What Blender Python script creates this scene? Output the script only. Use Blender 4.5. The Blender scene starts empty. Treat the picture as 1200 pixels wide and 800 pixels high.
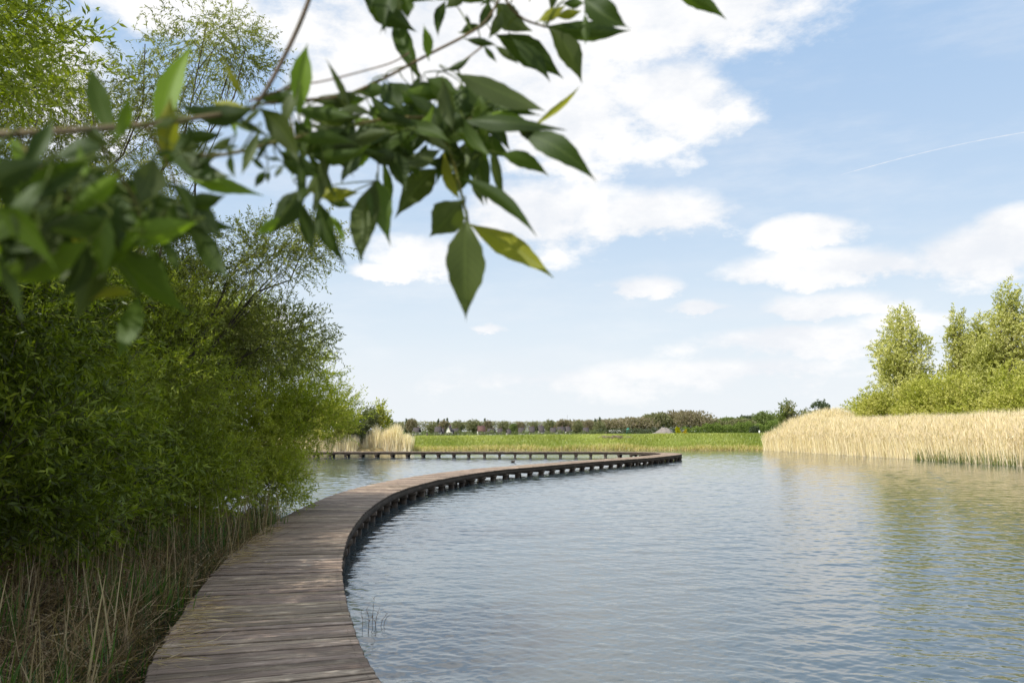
import bpy, math, random
import numpy as np
from mathutils import Vector
R = math.radians
random.seed(7)
scene = bpy.context.scene
COL = scene.collection

# ------------------------------------------------------------------ camera
F, CX, CY, HOR, CAMZ = 960.0, 600.0, 400.0, 505.0, 2.05
PITCH = math.atan((HOR - CY) / F)
DECK = 0.42
cam = bpy.data.cameras.new('camera'); camo = bpy.data.objects.new('camera', cam); COL.objects.link(camo)
camo.location = (0, 0, CAMZ); camo.rotation_euler = (R(90) + PITCH, 0, 0)
cam.sensor_width = 36; cam.lens = 36 * F / 1200; cam.clip_start = 0.05; cam.clip_end = 9000
cam.dof.use_dof = True; cam.dof.focus_distance = 16.0; cam.dof.aperture_fstop = 5.8
scene.camera = camo
sp, cp = math.sin(PITCH), math.cos(PITCH)
def ray(px, py):
    a, b = (px - CX) / F, (CY - py) / F
    return np.array([a, cp - b * sp, sp + b * cp])
def at(px, py, z=0.0):
    r = ray(px, py); t = (z - CAMZ) / r[2]
    return np.array([r[0] * t, r[1] * t, z])
def atd(px, py, Y):
    r = ray(px, py); t = Y / r[1]
    return np.array([r[0] * t, Y, CAMZ + r[2] * t])

# ------------------------------------------------------------------ mesh builder
class MB:
    def __init__(s): s.v = []; s.f = []; s.c = []; s.u = []; s.n = 0
    def add(s, V, Fc, col=(1, 1, 1), uv=None):
        V = np.asarray(V, float).reshape(-1, 3); Fc = np.asarray(Fc, int)
        s.v.append(V); s.f.append(Fc + s.n)
        c = np.asarray(col, float)
        if c.ndim == 1: c = np.tile(c, (len(V), 1))
        s.c.append(c)
        s.u.append(np.zeros((len(V), 2)) if uv is None else np.asarray(uv, float))
        s.n += len(V)
    def box(s, c, size, ax=(1, 0, 0), col=(1, 1, 1), uvoff=0.0, taper=1.0):
        ax = np.array(ax, float); ax /= np.linalg.norm(ax)
        up = np.array([0, 0, 1.0])
        ay = np.cross(up, ax); ay /= np.linalg.norm(ay); az = np.cross(ax, ay)
        c = np.array(c, float); V = []; U = []
        for k in (-1, 1):
            t = taper if k > 0 else 1
            for (i, j) in ((-1, -1), (1, -1), (1, 1), (-1, 1)):
                V.append(c + ax * i * size[0] / 2 * t + ay * j * size[1] / 2 * t + az * k * size[2] / 2)
                U.append((i * size[0] / 2, j * size[1] / 2 + uvoff + k * .01))
        s.add(V, [(0, 3, 2, 1), (4, 5, 6, 7), (0, 1, 5, 4), (1, 2, 6, 5), (2, 3, 7, 6), (3, 0, 4, 7)], col, U)
    def tube(s, P, rad, n=6, col=(1, 1, 1)):
        P = np.asarray(P, float); m = len(P)
        rad = np.full(m, rad) if np.isscalar(rad) else np.asarray(rad, float)
        T = np.gradient(P, axis=0); T /= np.linalg.norm(T, axis=1)[:, None] + 1e-9
        ref = np.array([0.31, 0.2, 0.93]) if abs(T[0][2]) < .8 else np.array([1, 0.1, 0.0])
        A = np.cross(T, ref); A /= np.linalg.norm(A, axis=1)[:, None] + 1e-9
        B = np.cross(T, A)
        a = np.arange(n) * 2 * np.pi / n
        V = P[:, None] + rad[:, None, None] * (np.cos(a)[None, :, None] * A[:, None] + np.sin(a)[None, :, None] * B[:, None])
        Fc = []
        for i in range(m - 1):
            for j in range(n):
                k = (j + 1) % n
                Fc.append((i * n + j, i * n + k, (i + 1) * n + k, (i + 1) * n + j))
        seg = np.concatenate([[0], np.cumsum(np.linalg.norm(np.diff(P, axis=0), axis=1))])
        uv = np.stack([np.repeat(seg, n), np.tile(a / 6.28, m)], 1)
        s.add(V.reshape(-1, 3), Fc, col, uv)
    def build(s, name, mat, parent=None, smooth=False):
        me = bpy.data.meshes.new(name)
        V = np.concatenate(s.v); C = np.concatenate(s.c); U = np.concatenate(s.u)
        sizes = np.concatenate([np.full(len(f), f.shape[1]) for f in s.f]); idx = np.concatenate([f.ravel() for f in s.f])
        me.vertices.add(len(V)); me.vertices.foreach_set('co', V.astype(np.float32).ravel())
        me.loops.add(len(idx)); me.loops.foreach_set('vertex_index', idx.astype(np.int32))
        me.polygons.add(len(sizes)); st = np.concatenate([[0], np.cumsum(sizes)[:-1]])
        me.polygons.foreach_set('loop_start', st.astype(np.int32))
        try: me.polygons.foreach_set('loop_total', sizes.astype(np.int32))
        except Exception: pass
        if smooth: me.polygons.foreach_set('use_smooth', np.ones(len(sizes), bool))
        a = me.color_attributes.new('Col', 'FLOAT_COLOR', 'POINT')
        a.data.foreach_set('color', np.concatenate([C, np.ones((len(C), 1))], 1).astype(np.float32).ravel())
        ul = me.uv_layers.new(name='UVMap'); ul.data.foreach_set('uv', U[idx].astype(np.float32).ravel())
        me.update(calc_edges=True); me.validate()
        me.materials.append(mat)
        o = bpy.data.objects.new(name, me); COL.objects.link(o)
        if parent: o.parent = parent
        return o

def tag(o, label, cat, group=None, kind=None):
    o['label'] = label; o['category'] = cat
    if group: o['group'] = group
    if kind: o['kind'] = kind
    return o
def thing(name, label, cat, loc=(0, 0, 0), rz=0, group=None, scale=1):
    o = bpy.data.objects.new(name, None); COL.objects.link(o); o.location = loc; o.rotation_euler = (0, 0, rz)
    o.scale = (scale,) * 3 if np.isscalar(scale) else scale
    o.empty_display_size = .1
    return tag(o, label, cat, group)
def dup(src, loc, rz, scale, label, group=None):
    r = src.copy(); COL.objects.link(r); r.location = loc; r.rotation_euler = (0, 0, rz)
    r.scale = (scale,) * 3 if np.isscalar(scale) else scale
    r['label'] = label
    if group: r['group'] = group
    for ch in list(src.children):
        c = ch.copy(); COL.objects.link(c); c.parent = r
        for g in ch.children:
            d = g.copy(); COL.objects.link(d); d.parent = c
    return r

# ------------------------------------------------------------------ materials
class NT:
    def __init__(s, tree): s.t = tree; s.n = tree.nodes; s.l = tree.links
    def new(s, ty, **kw):
        n = s.n.new(ty)
        for k, v in kw.items(): setattr(n, k, v)
        return n
    def put(s, sock, v):
        if hasattr(v, 'is_linked') or isinstance(v, bpy.types.NodeSocket): s.l.new(v, sock)
        elif v is not None: sock.default_value = v
    def math(s, op, a, b=None, c=None, clamp=False):
        n = s.new('ShaderNodeMath', operation=op, use_clamp=clamp)
        s.put(n.inputs[0], a)
        if b is not None: s.put(n.inputs[1], b)
        if c is not None: s.put(n.inputs[2], c)
        return n.outputs[0]
    def mix(s, f, a, b, blend='MIX'):
        n = s.new('ShaderNodeMix', data_type='RGBA', blend_type=blend)
        s.put(n.inputs[0], f); s.put(n.inputs[6], a); s.put(n.inputs[7], b)
        return n.outputs[2]
    def noise(s, vec, scale, detail=4, rough=.55, dist=0):
        n = s.new('ShaderNodeTexNoise'); s.put(n.inputs['Vector'], vec)
        n.inputs['Scale'].default_value = scale; n.inputs['Detail'].default_value = detail
        n.inputs['Roughness'].default_value = rough; n.inputs['Distortion'].default_value = dist
        return n.outputs['Fac']
    def smooth(s, v, lo, hi, a=0.0, b=1.0):
        n = s.new('ShaderNodeMapRange', interpolation_type='SMOOTHSTEP')
        s.put(n.inputs['Value'], v); s.put(n.inputs['From Min'], lo); s.put(n.inputs['From Max'], hi)
        n.inputs['To Min'].default_value = a; n.inputs['To Max'].default_value = b
        return n.outputs[0]
    def mapping(s, vec, scale=(1, 1, 1), rot=(0, 0, 0), loc=(0, 0, 0)):
        n = s.new('ShaderNodeMapping'); s.put(n.inputs[0], vec)
        n.inputs['Scale'].default_value = scale; n.inputs['Rotation'].default_value = rot; n.inputs['Location'].default_value = loc
        return n.outputs[0]
def mat(name):
    m = bpy.data.materials.new(name); m.use_nodes = True
    m.node_tree.nodes.clear(); nt = NT(m.node_tree)
    out = nt.new('ShaderNodeOutputMaterial')
    return m, nt, out
def rgba(c): return (c[0], c[1], c[2], 1)

def leaf_mat(name, trans=.35, gloss=.07, rough=.35, veins=False):
    m, nt, out = mat(name)
    col = nt.new('ShaderNodeAttribute', attribute_name='Col').outputs['Color']
    geo = nt.new('ShaderNodeNewGeometry')
    if veins:
        uv = nt.new('ShaderNodeUVMap', uv_map='UVMap').outputs[0]
        sx = nt.new('ShaderNodeSeparateXYZ'); nt.l.new(uv, sx.inputs[0])
        av = nt.math('ABSOLUTE', sx.outputs[1])
        rib = nt.smooth(av, .0, .09, 1, 0)
        side = nt.math('SINE', nt.math('MULTIPLY', nt.math('SUBTRACT', sx.outputs[0], nt.math('MULTIPLY', av, .22)), 75))
        side = nt.math('MULTIPLY', nt.smooth(side, .7, 1.0), .25)
        v = nt.math('MAXIMUM', nt.math('MULTIPLY', rib, .55), side)
        nz = nt.noise(nt.new('ShaderNodeTexCoord').outputs['Object'], 40, 3)
        col = nt.mix(nt.math('MULTIPLY', nz, .35), col, (0.03, 0.05, 0.01, 1))
        col = nt.mix(nt.math('MULTIPLY', v, .85), col, (0.17, 0.23, 0.06, 1))
        under = nt.mix(.22, col, (0.09, 0.115, 0.075, 1))
        col = nt.mix(nt.math('MULTIPLY', geo.outputs['Backfacing'], .7), col, under)
    d = nt.new('ShaderNodeBsdfDiffuse'); nt.l.new(col, d.inputs[0])
    t = nt.new('ShaderNodeBsdfTranslucent')
    tc = nt.mix(1.0, col, (1.25, 1.35, .35, 1), 'MULTIPLY'); nt.l.new(tc, t.inputs[0])
    g = nt.new('ShaderNodeBsdfGlossy'); g.inputs['Roughness'].default_value = rough; g.inputs[0].default_value = (.8, .9, .85, 1)
    m1 = nt.new('ShaderNodeMixShader'); m1.inputs[0].default_value = trans
    nt.l.new(d.outputs[0], m1.inputs[1]); nt.l.new(t.outputs[0], m1.inputs[2])
    m2 = nt.new('ShaderNodeMixShader'); m2.inputs[0].default_value = gloss
    nt.l.new(m1.outputs[0], m2.inputs[1]); nt.l.new(g.outputs[0], m2.inputs[2])
    nt.l.new(m2.outputs[0], out.inputs[0])
    return m

def simple(name, c1, c2, scale=4, rough=.8, bump=.0, bscale=20, spec=.3, vcol=False, coords='Object', mp=(1, 1, 1), metallic=0):
    m, nt, out = mat(name)
    tc = nt.new('ShaderNodeTexCoord').outputs[coords]
    v = nt.mapping(tc, mp)
    f = nt.smooth(nt.noise(v, scale, 6, .6), .3, .7)
    c = nt.mix(f, rgba(c1), rgba(c2))
    if vcol:
        at_ = nt.new('ShaderNodeAttribute', attribute_name='Col').outputs['Color']
        c = nt.mix(1.0, c, at_, 'MULTIPLY')
    p = nt.new('ShaderNodeBsdfPrincipled'); nt.l.new(c, p.inputs['Base Color'])
    p.inputs['Roughness'].default_value = rough; p.inputs['Specular IOR Level'].default_value = spec
    p.inputs['Metallic'].default_value = metallic
    if bump:
        b = nt.new('ShaderNodeBump'); b.inputs['Strength'].default_value = bump; b.inputs['Distance'].default_value = .03
        nt.l.new(nt.noise(v, bscale, 5), b.inputs['Height']); nt.l.new(b.outputs[0], p.inputs['Normal'])
    nt.l.new(p.outputs[0], out.inputs[0])
    return m

M_WILLOW = leaf_mat('willow_leaf', .45, .025, .5)
M_FARLEAF = leaf_mat('far_foliage', .3, .0)
M_HERO = leaf_mat('broad_leaf', .50, .015, .5, veins=True)
M_BARK = simple('bark', (.055, .045, .035), (.13, .11, .085), 9, .9, .6, 30, vcol=True, mp=(1, 1, .25))
M_TWIG = simple('twig_bark', (.13, .12, .06), (.24, .19, .11), 30, .6, .2, 90, vcol=True)
M_REED = leaf_mat('dry_reed', .25, .0)
M_GRASS = leaf_mat('grass_blade', .35, .03)
M_WALL = simple('render_wall', (.58, .56, .52), (.70, .68, .63), .5, vcol=True)
M_ROOF = simple('roof_tile', (.05, .045, .045), (.09, .075, .07), 1.5, vcol=True)
M_GLASS = simple('window_glass', (.03, .04, .05), (.05, .06, .08), 2, .15, spec=.6)
M_PAINT = simple('painted_metal', (.78, .78, .76), (.86, .86, .84), 1.2, .4, vcol=True)
M_TYRE = simple('tyre_rubber', (.02, .02, .02), (.035, .035, .035), 4)

# wood of the deck
def wood_mat(name, dark, light, edge=False):
    m, nt, out = mat(name)
    uv = nt.new('ShaderNodeUVMap', uv_map='UVMap').outputs[0]
    vc = nt.new('ShaderNodeAttribute', attribute_name='Col').outputs['Color']
    g1 = nt.noise(nt.mapping(uv, (2.5, 70, 1)), 1.0, 6, .65, .4)
    g2 = nt.noise(nt.mapping(uv, (3.5, 9, 1)), 1.0, 5, .6)
    g3 = nt.noise(nt.mapping(uv, (.8, 1.2, 1)), 1.0, 4, .6)
    c = nt.mix(nt.smooth(g1, .3, .72), rgba(dark), rgba(light))
    c = nt.mix(nt.smooth(g2, .54, .72, 0, .55), c, rgba([min(1, q * 1.8) for q in light]))
    c = nt.mix(nt.smooth(g3, .42, .6, .0, .5), c, rgba([q * .75 for q in dark]))
    obj = nt.new('ShaderNodeTexCoord').outputs['Object']
    lich = nt.noise(obj, 5.0, 8, .75)
    c = nt.mix(nt.smooth(lich, .60, .72, 0, .5), c, (.55, .50, .42, 1))
    c = nt.mix(1.0, c, vc, 'MULTIPLY')
    p = nt.new('ShaderNodeBsdfPrincipled'); nt.l.new(c, p.inputs['Base Color'])
    p.inputs['Roughness'].default_value = .78; p.inputs['Specular IOR Level'].default_value = .25
    b = nt.new('ShaderNodeBump'); b.inputs['Strength'].default_value = .7; b.inputs['Distance'].default_value = .012
    sx = nt.new('ShaderNodeSeparateXYZ'); nt.l.new(uv, sx.inputs[0])
    groove = nt.math('ABSOLUTE', nt.math('SINE', nt.math('MULTIPLY', sx.outputs[1], 110)))
    h = nt.math('ADD', nt.math('MULTIPLY', groove, .35), g1)
    nt.l.new(h, b.inputs['Height']); nt.l.new(b.outputs[0], p.inputs['Normal'])
    nt.l.new(p.outputs[0], out.inputs[0])
    return m
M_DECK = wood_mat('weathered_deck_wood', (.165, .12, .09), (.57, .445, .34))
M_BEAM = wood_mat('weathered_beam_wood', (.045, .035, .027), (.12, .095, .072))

# ------------------------------------------------------------------ world
SUN = np.array([-0.80, -0.60, 1.12]); SUN /= np.linalg.norm(SUN)
SEL = math.asin(SUN[2]); SAZ = math.atan2(SUN[0], SUN[1])
w = bpy.data.worlds.new('World'); scene.world = w; w.use_nodes = True
w.node_tree.nodes.clear(); nt = NT(w.node_tree)
wo = nt.new('ShaderNodeOutputWorld'); bg = nt.new('ShaderNodeBackground')
sky = nt.new('ShaderNodeTexSky', sky_type='NISHITA'); sky.sun_disc = False
sky.sun_elevation = SEL; sky.sun_rotation = SAZ; sky.air_density = 1.0; sky.dust_density = .6; sky.ozone_density = 1.2
tc = nt.new('ShaderNodeTexCoord').outputs['Generated']
nrm = nt.new('ShaderNodeVectorMath', operation='NORMALIZE'); nt.l.new(tc, nrm.inputs[0]); dirv = nrm.outputs[0]
sx = nt.new('ShaderNodeSeparateXYZ'); nt.l.new(dirv, sx.inputs[0])
az = nt.math('ARCTAN2', sx.outputs[0], sx.outputs[1]); el = nt.math('ARCSINE', sx.outputs[2])
nvec = nt.mapping(dirv, (1, 1, 1.9))
n_big = nt.noise(nvec, 5.5, 7, .58); n_fine = nt.noise(nvec, 16, 8, .62); n_warp = nt.noise(nt.mapping(dirv, (1, 1, 1.5), loc=(3.1, 1.7, .4)), 4.2, 3)
wisp = nt.noise(nt.mapping(dirv, (1, 1, 4)), 4, 6, .62)
def pe(px, py):
    r = ray(px, py); r = r / np.linalg.norm(r)
    return math.atan2(r[0], r[1]), math.asin(r[2])
# clouds: centre, radius across, radius up, radius down (measured on the photo, stored as sky angles), strength
CL = [(560, 40, 300, 150, 120, 1), (810, -10, 190, 120, 95, 1), (800, 110, 85, 60, 75, .9), (660, 130, 130, 80, 90, 1),
      (620, 250, 130, 50, 60, 1), (760, 255, 125, 38, 30, 1), (950, 272, 72, 24, 22, 1.15), (985, 316, 165, 30, 22, 1.15),
      (1160, 292, 135, 38, 44, 1.15), (755, 335, 55, 18, 14, 1.0), (820, 363, 58, 17, 10, 1.15), (960, 362, 110, 24, 16, 1.1),
      (925, 400, 135, 26, 24, 1.05), (870, 432, 120, 18, 14, .8), (1180, 262, 60, 24, 20, 1.0), (445, 322, 36, 17, 12, .95), (576, 384, 28, 8, 6, .8), (230, 10, 130, 70, 45, .9),
      (90, 120, 140, 90, 90, .8), (400, 120, 90, 60, 50, .9), (700, 445, 300, 22, 20, .5), (1050, 380, 60, 14, 10, .6),
      (500, 300, 60, 30, 30, .6), (300, 380, 60, 26, 26, .7)]
field = None
azw = nt.math('ADD', az, nt.math('MULTIPLY', nt.math('SUBTRACT', n_warp, .5), .13))
elw = nt.math('ADD', el, nt.math('MULTIPLY', nt.math('SUBTRACT', n_fine, .5), .045))
for (px, py, rx, ru, rd, st) in CL:
    a0, e0 = pe(px, py); ra = rx / F * math.cos(a0) ** 2; ru_, rd_ = ru / F * .93, rd / F * .93
    da = nt.math('DIVIDE', nt.math('SUBTRACT', azw, a0), ra)
    de0 = nt.math('SUBTRACT', elw, e0)
    de = nt.math('MAXIMUM', nt.math('DIVIDE', de0, ru_), nt.math('DIVIDE', de0, -rd_))
    q = nt.math('SQRT', nt.math('ADD', nt.math('MULTIPLY', da, da), nt.math('MULTIPLY', de, de)))
    b = nt.math('MULTIPLY', nt.math('SUBTRACT', 1.0, q), st)
    field = b if field is None else nt.math('SMOOTH_MAX', field, b, .12)
# scattered clouds over the rest of the sky (high up and behind)
away = nt.math('MAXIMUM', nt.smooth(nt.math('ABSOLUTE', az), .62, .95), nt.smooth(el, .56, .75))
gen = nt.math('MULTIPLY', nt.math('SUBTRACT', nt.math('MULTIPLY', away, n_big), .47), 3.5)
field = nt.math('MAXIMUM', nt.math('MAXIMUM', field, -1.0), gen)
dens = nt.math('ADD', field, nt.math('ADD', nt.math('MULTIPLY', nt.math('SUBTRACT', n_big, .5), 1.7), nt.math('MULTIPLY', nt.math('SUBTRACT', n_fine, .5), 1.1)))
cloud = nt.smooth(dens, -.14, .50)
thin = nt.math('MULTIPLY', nt.smooth(wisp, .38, .75), .33)
cloud = nt.math('MAXIMUM', cloud, thin)
cshade = nt.smooth(nt.math('ADD', n_big, nt.math('MULTIPLY', n_fine, .6)), .62, .98)
ccol = nt.mix(cshade, (.80, .83, .88, 1), (.98, .975, .97, 1))
STR = .10
skyc = nt.mix(1.0, sky.outputs[0], (1.0, 1.0, 1.0, 1), 'MULTIPLY')
sc = nt.new('ShaderNodeVectorMath', operation='SCALE'); nt.l.new(skyc, sc.inputs[0]); sc.inputs['Scale'].default_value = STR
grad = nt.smooth(el, .0, .55)
blue = nt.mix(grad, (.70, .82, .93, 1), (.41, .60, .87, 1))
base = nt.mix(.82, sc.outputs[0], blue)
haze = nt.smooth(el, .01, .26, .75, .0)
base = nt.mix(haze, base, (.80, .85, .89, 1))
below = nt.smooth(el, -.02, .0)
full = nt.mix(cloud, base, ccol)
lowhaze = nt.smooth(el, .0, .13, .60, 0)
full = nt.mix(lowhaze, full, (.82, .85, .88, 1))
full = nt.mix(below, (.25, .28, .25, 1), full)
s2 = nt.new('ShaderNodeVectorMath', operation='SCALE'); nt.l.new(full, s2.inputs[0]); s2.inputs['Scale'].default_value = 1.08 / STR
nt.l.new(s2.outputs[0], bg.inputs[0]); bg.inputs[1].default_value = STR
nt.l.new(bg.outputs[0], wo.inputs[0])

sl = bpy.data.lights.new('sun', 'SUN'); so = bpy.data.objects.new('sun', sl); COL.objects.link(so)
sl.energy = 5.0; sl.angle = R(.55); sl.color = (1, .94, .84)
so.rotation_euler = Vector(tuple(SUN)).to_track_quat('Z', 'Y').to_euler()

# ------------------------------------------------------------------ shore line and terrain
def XY(p): return (float(p[0]), float(p[1]))
LAKE = [(60, -40), (-1.4, -40), (-.9, -10), (-.4, -2), (-.7, 1.5), (-1.5, 3.6), (-2.2, 5.2), (-2.7, 7), (-3.1, 9), (-3.5, 12), (-3.9, 15), (-4.6, 17.6),
        (-6.5, 19.5), (-11, 21), (-19, 24), (-30, 32), (-38, 46), (-38, 62), (-32, 76), (-22, 84), (-14, 85.5), (-11.5, 88.5), (0, 90), (12, 90.5), (22, 89),
        XY(at(897, 527.5)), XY(at(960, 531)), XY(at(1040, 536)), XY(at(1120, 541)), XY(at(1200, 546)), (38, 42), (46, 34), (60, 25)]
LK = np.array(LAKE)
def lake_sdf(X, Y):          # positive on land
    P = np.stack([X.ravel(), Y.ravel()], 1); d = np.full(len(P), 1e9); ins = np.zeros(len(P), bool)
    for i in range(len(LK)):
        a, b = LK[i], LK[(i + 1) % len(LK)]; ab = b - a
        t = np.clip(((P - a) @ ab) / (ab @ ab), 0, 1)
        d = np.minimum(d, np.linalg.norm(P - a - t[:, None] * ab, axis=1))
        cnd = ((a[1] > P[:, 1]) != (b[1] > P[:, 1]))
        xx = a[0] + (P[:, 1] - a[1]) * (b[0] - a[0]) / ((b[1] - a[1]) if abs(b[1] - a[1]) > 1e-9 else 1e-9)
        ins ^= cnd & (P[:, 0] < xx)
    return np.where(ins, -d, d).reshape(X.shape)
def sst(x, a, b):
    t = np.clip((x - a) / (b - a), 0, 1); return t * t * (3 - 2 * t)
def vnoise(X, Y, s, seed=0):
    r = np.random.RandomState(seed); o = 0
    for k in range(7):
        a = r.uniform(0, 6.28); f = s * r.uniform(.5, 2.2)
        o = o + np.sin(X * math.cos(a) * f + Y * math.sin(a) * f + r.uniform(0, 6.28)) / 7 * 1.6
    return o
def hgt(X, Y, D=None):
    X = np.asarray(X, float); Y = np.asarray(Y, float)
    if D is None: D = lake_sdf(X, Y)
    bank = .30 * sst(D, 0, .5) + .18 * sst(D, .8, 3) + vnoise(X, Y, 1.3, 3) * .05 * sst(D, .3, 1.5)
    top = 1.45 + .30 * sst(X, -14, 28)
    dyke = .12 * sst(D, 0, .3) + (top - .12) * sst(D, .2, 7.5) ** .85 * (1 + .03 * vnoise(X, Y, .8, 5))
    dyke = np.where(D > 8.5, top, dyke); dyke = np.where((D > 7.5) & (D <= 8.5), np.maximum(dyke, top - .03), dyke)
    dyke = dyke - (top + 1.5) * sst(D, 12, 20)
    wd = sst(Y, 80, 87) * sst(X, -13.5, -10.5)
    h = bank * (1 - wd) + dyke * wd
    far = sst(Y, 106, 118)
    h = h * (1 - far) + (-1.5) * far
    under = -.15 - .75 * sst(-D, 0, 2.5)
    return np.where(D > 0, h, np.where(D > -.15, -.15 * (-D / .15), under))
xs = np.unique(np.concatenate([np.arange(-80, -14, 1.0), np.arange(-14, 30, .35), np.arange(30, 90.1, 1.0)]))
ys = np.unique(np.concatenate([np.arange(-40, -2, 1.0), np.arange(-2, 24, .25), np.arange(24, 80, 1.0), np.arange(80, 112, .3), np.arange(112, 130.1, 1.0)]))
GX, GY = np.meshgrid(xs, ys)
GZ = hgt(GX, GY)
ny, nx = GX.shape
mb = MB()
ii = np.arange(ny * nx).reshape(ny, nx)
mb.add(np.stack([GX, GY, GZ], -1).reshape(-1, 3), np.stack([ii[:-1, :-1], ii[:-1, 1:], ii[1:, 1:], ii[1:, :-1]], -1).reshape(-1, 4))
B = 7000; x0, x1, y0, y1 = xs[0], xs[-1], ys[0], ys[-1]
zz = -1.5
for (a, b, c, d) in ((-B, B, y1, B), (-B, x0, -B, y1), (x1, B, -B, y1), (x0, x1, -B, y0)):
    z_ = -1.5 if a == -B and c == y1 else .42
    q = [(a, c, z_), (b, c, z_), (b, d, z_), (a, d, z_)]
    mb.add(q, [(0, 1, 2, 3)])
m, nt, out = mat('ground_cover')
geo = nt.new('ShaderNodeNewGeometry'); pos = geo.outputs['Position']
s_ = nt.new('ShaderNodeSeparateXYZ'); nt.l.new(pos, s_.inputs[0])
nA = nt.noise(pos, .35, 6, .65); nB = nt.noise(pos, 2.5, 6, .7); nC = nt.noise(pos, 14, 5, .7)
litter = nt.mix(nt.smooth(nC, .35, .65), (.022, .016, .011, 1), (.10, .07, .042, 1))
litter = nt.mix(nt.smooth(nB, .5, .62, 0, .7), litter, (.03, .045, .015, 1))
gr = nt.mix(nt.smooth(nB, .35, .65), (.13, .19, .03, 1), (.22, .28, .06, 1))
gr = nt.mix(nt.smooth(nA, .45, .65, 0, .6), gr, (.19, .22, .06, 1))
edge = nt.smooth(nt.math('ADD', s_.outputs[2], nt.math('MULTIPLY', nB, .5)), .45, .8)
gr = nt.mix(edge, (.30, .23, .11, 1), gr)
farf = nt.smooth(s_.outputs[1], 104, 112)
gr = nt.mix(farf, gr, (.09, .14, .035, 1))
c = nt.mix(nt.smooth(s_.outputs[1], 74, 82), litter, gr)
p = nt.new('ShaderNodeBsdfPrincipled'); nt.l.new(c, p.inputs['Base Color']); p.inputs['Roughness'].default_value = .95; p.inputs['Specular IOR Level'].default_value = .1
b = nt.new('ShaderNodeBump'); b.inputs['Strength'].default_value = .8; b.inputs['Distance'].default_value = .05
nt.l.new(nt.math('ADD', nC, nB), b.inputs['Height']); nt.l.new(b.outputs[0], p.inputs['Normal']); nt.l.new(p.outputs[0], out.inputs[0])
g = mb.build('ground', m, smooth=True); g['kind'] = 'structure'

# dyke-top path
mb = MB(); pts = []
pc = [(-40, 108), (-24, 104), (-15, 99.8), (-11, 98.9), (-6, 99.5), (0, 100), (12, 100.6), (20, 99.6), (28, 98.5), (40, 97), (60, 92)]
def catmull(P, n=16):
    P = np.array(P, float); Q = np.vstack([2 * P[0] - P[1], P, 2 * P[-1] - P[-2]]); o = []
    for i in range(1, len(Q) - 2):
        for t in np.linspace(0, 1, n, endpoint=False):
            a, b, c, d = Q[i - 1], Q[i], Q[i + 1], Q[i + 2]
            o.append(.5 * (2 * b + (c - a) * t + (2 * a - 5 * b + 4 * c - d) * t * t + (3 * b - a - 3 * c + d) * t ** 3))
    o.append(P[-1]); return np.array(o)
PC = catmull(pc, 12)
T = np.gradient(PC, axis=0); T /= np.linalg.norm(T, axis=1)[:, None]; N = np.stack([-T[:, 1], T[:, 0]], 1)
V = []
offs = (-1.2, -.4, .4, 1.2)
for o_ in offs:
    q = PC + N * o_; V.append(np.stack([q[:, 0], q[:, 1], hgt(q[:, 0], q[:, 1]) + .03], 1))
V = np.stack(V, 1); n_ = len(PC); idg = np.arange(n_ * 4).reshape(n_, 4)
mb.add(V.reshape(-1, 3), np.stack([idg[:-1, :-1], idg[1:, :-1], idg[1:, 1:], idg[:-1, 1:]], -1).reshape(-1, 4))
M_PATH = simple('shell_path', (.42, .38, .30), (.55, .50, .40), 3, .9)
o = mb.build('path', M_PATH); o['kind'] = 'structure'

# water
mb = MB()
FS, Y0, Y1 = .67, 4.0, 94.0
mb.add([(-65, -45, 0), (65, -45, 0), (65, Y0, 0), (-65, Y0, 0)], [(0, 1, 2, 3)])
mb.add([(-65, Y0, 0), (-FS * Y0, Y0, 0), (-FS * Y1, Y1, 0), (-65, Y1, 0)], [(0, 1, 2, 3)])
mb.add([(FS * Y0, Y0, 0), (65, Y0, 0), (65, Y1, 0), (FS * Y1, Y1, 0)], [(0, 1, 2, 3)])
nc_ = 960; rowk = .0027; nr_ = int(math.log(Y1 / Y0) / rowk) + 1
yr = Y0 * np.exp(np.linspace(0, math.log(Y1 / Y0), nr_)); ur = np.linspace(-FS, FS, nc_)
WX = (ur[None] * yr[:, None]).astype(np.float32); WY = np.repeat(yr[:, None], nc_, 1).astype(np.float32)
WZ = np.zeros_like(WX); rw = np.random.RandomState(77); NW = 44
gp = (.85 + .33 * vnoise(WX, WY, .22, 61) + .12 * vnoise(WX, WY, .8, 62)).clip(.35, 1.5).astype(np.float32)
for q in range(NW):
    lam = .075 * (17 ** (q / (NW - 1))) * rw.uniform(.9, 1.1); an = R(96) + rw.normal(0, .55); kx, ky = 2 * math.pi / lam * math.cos(an), 2 * math.pi / lam * math.sin(an)
    slope = .026 * (1.0 if lam < .3 else .6 if lam < .6 else .38); wgt = sst(lam / (yr * rowk), 1.8, 3.0)[:, None].astype(np.float32)
    WZ += (slope * lam / 6.283 * wgt * np.sin(WX * kx + WY * ky + rw.uniform(0, 6.28))).astype(np.float32)
WZ *= gp
ed = np.minimum(1, np.minimum((WY - Y0) / .6, (FS * WY - np.abs(WX)) / .4)).clip(0, 1); WZ *= ed
ig = np.arange(nr_ * nc_).reshape(nr_, nc_)
mb.add(np.stack([WX, WY, WZ], -1).reshape(-1, 3), np.stack([ig[:-1, :-1], ig[:-1, 1:], ig[1:, 1:], ig[1:, :-1]], -1).reshape(-1, 4))
m, nt, out = mat('lake_water')
pos = nt.new('ShaderNodeNewGeometry').outputs['Position']
v1 = nt.mapping(pos, (1.0, 1.5, 1), (0, 0, R(8)))
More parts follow.
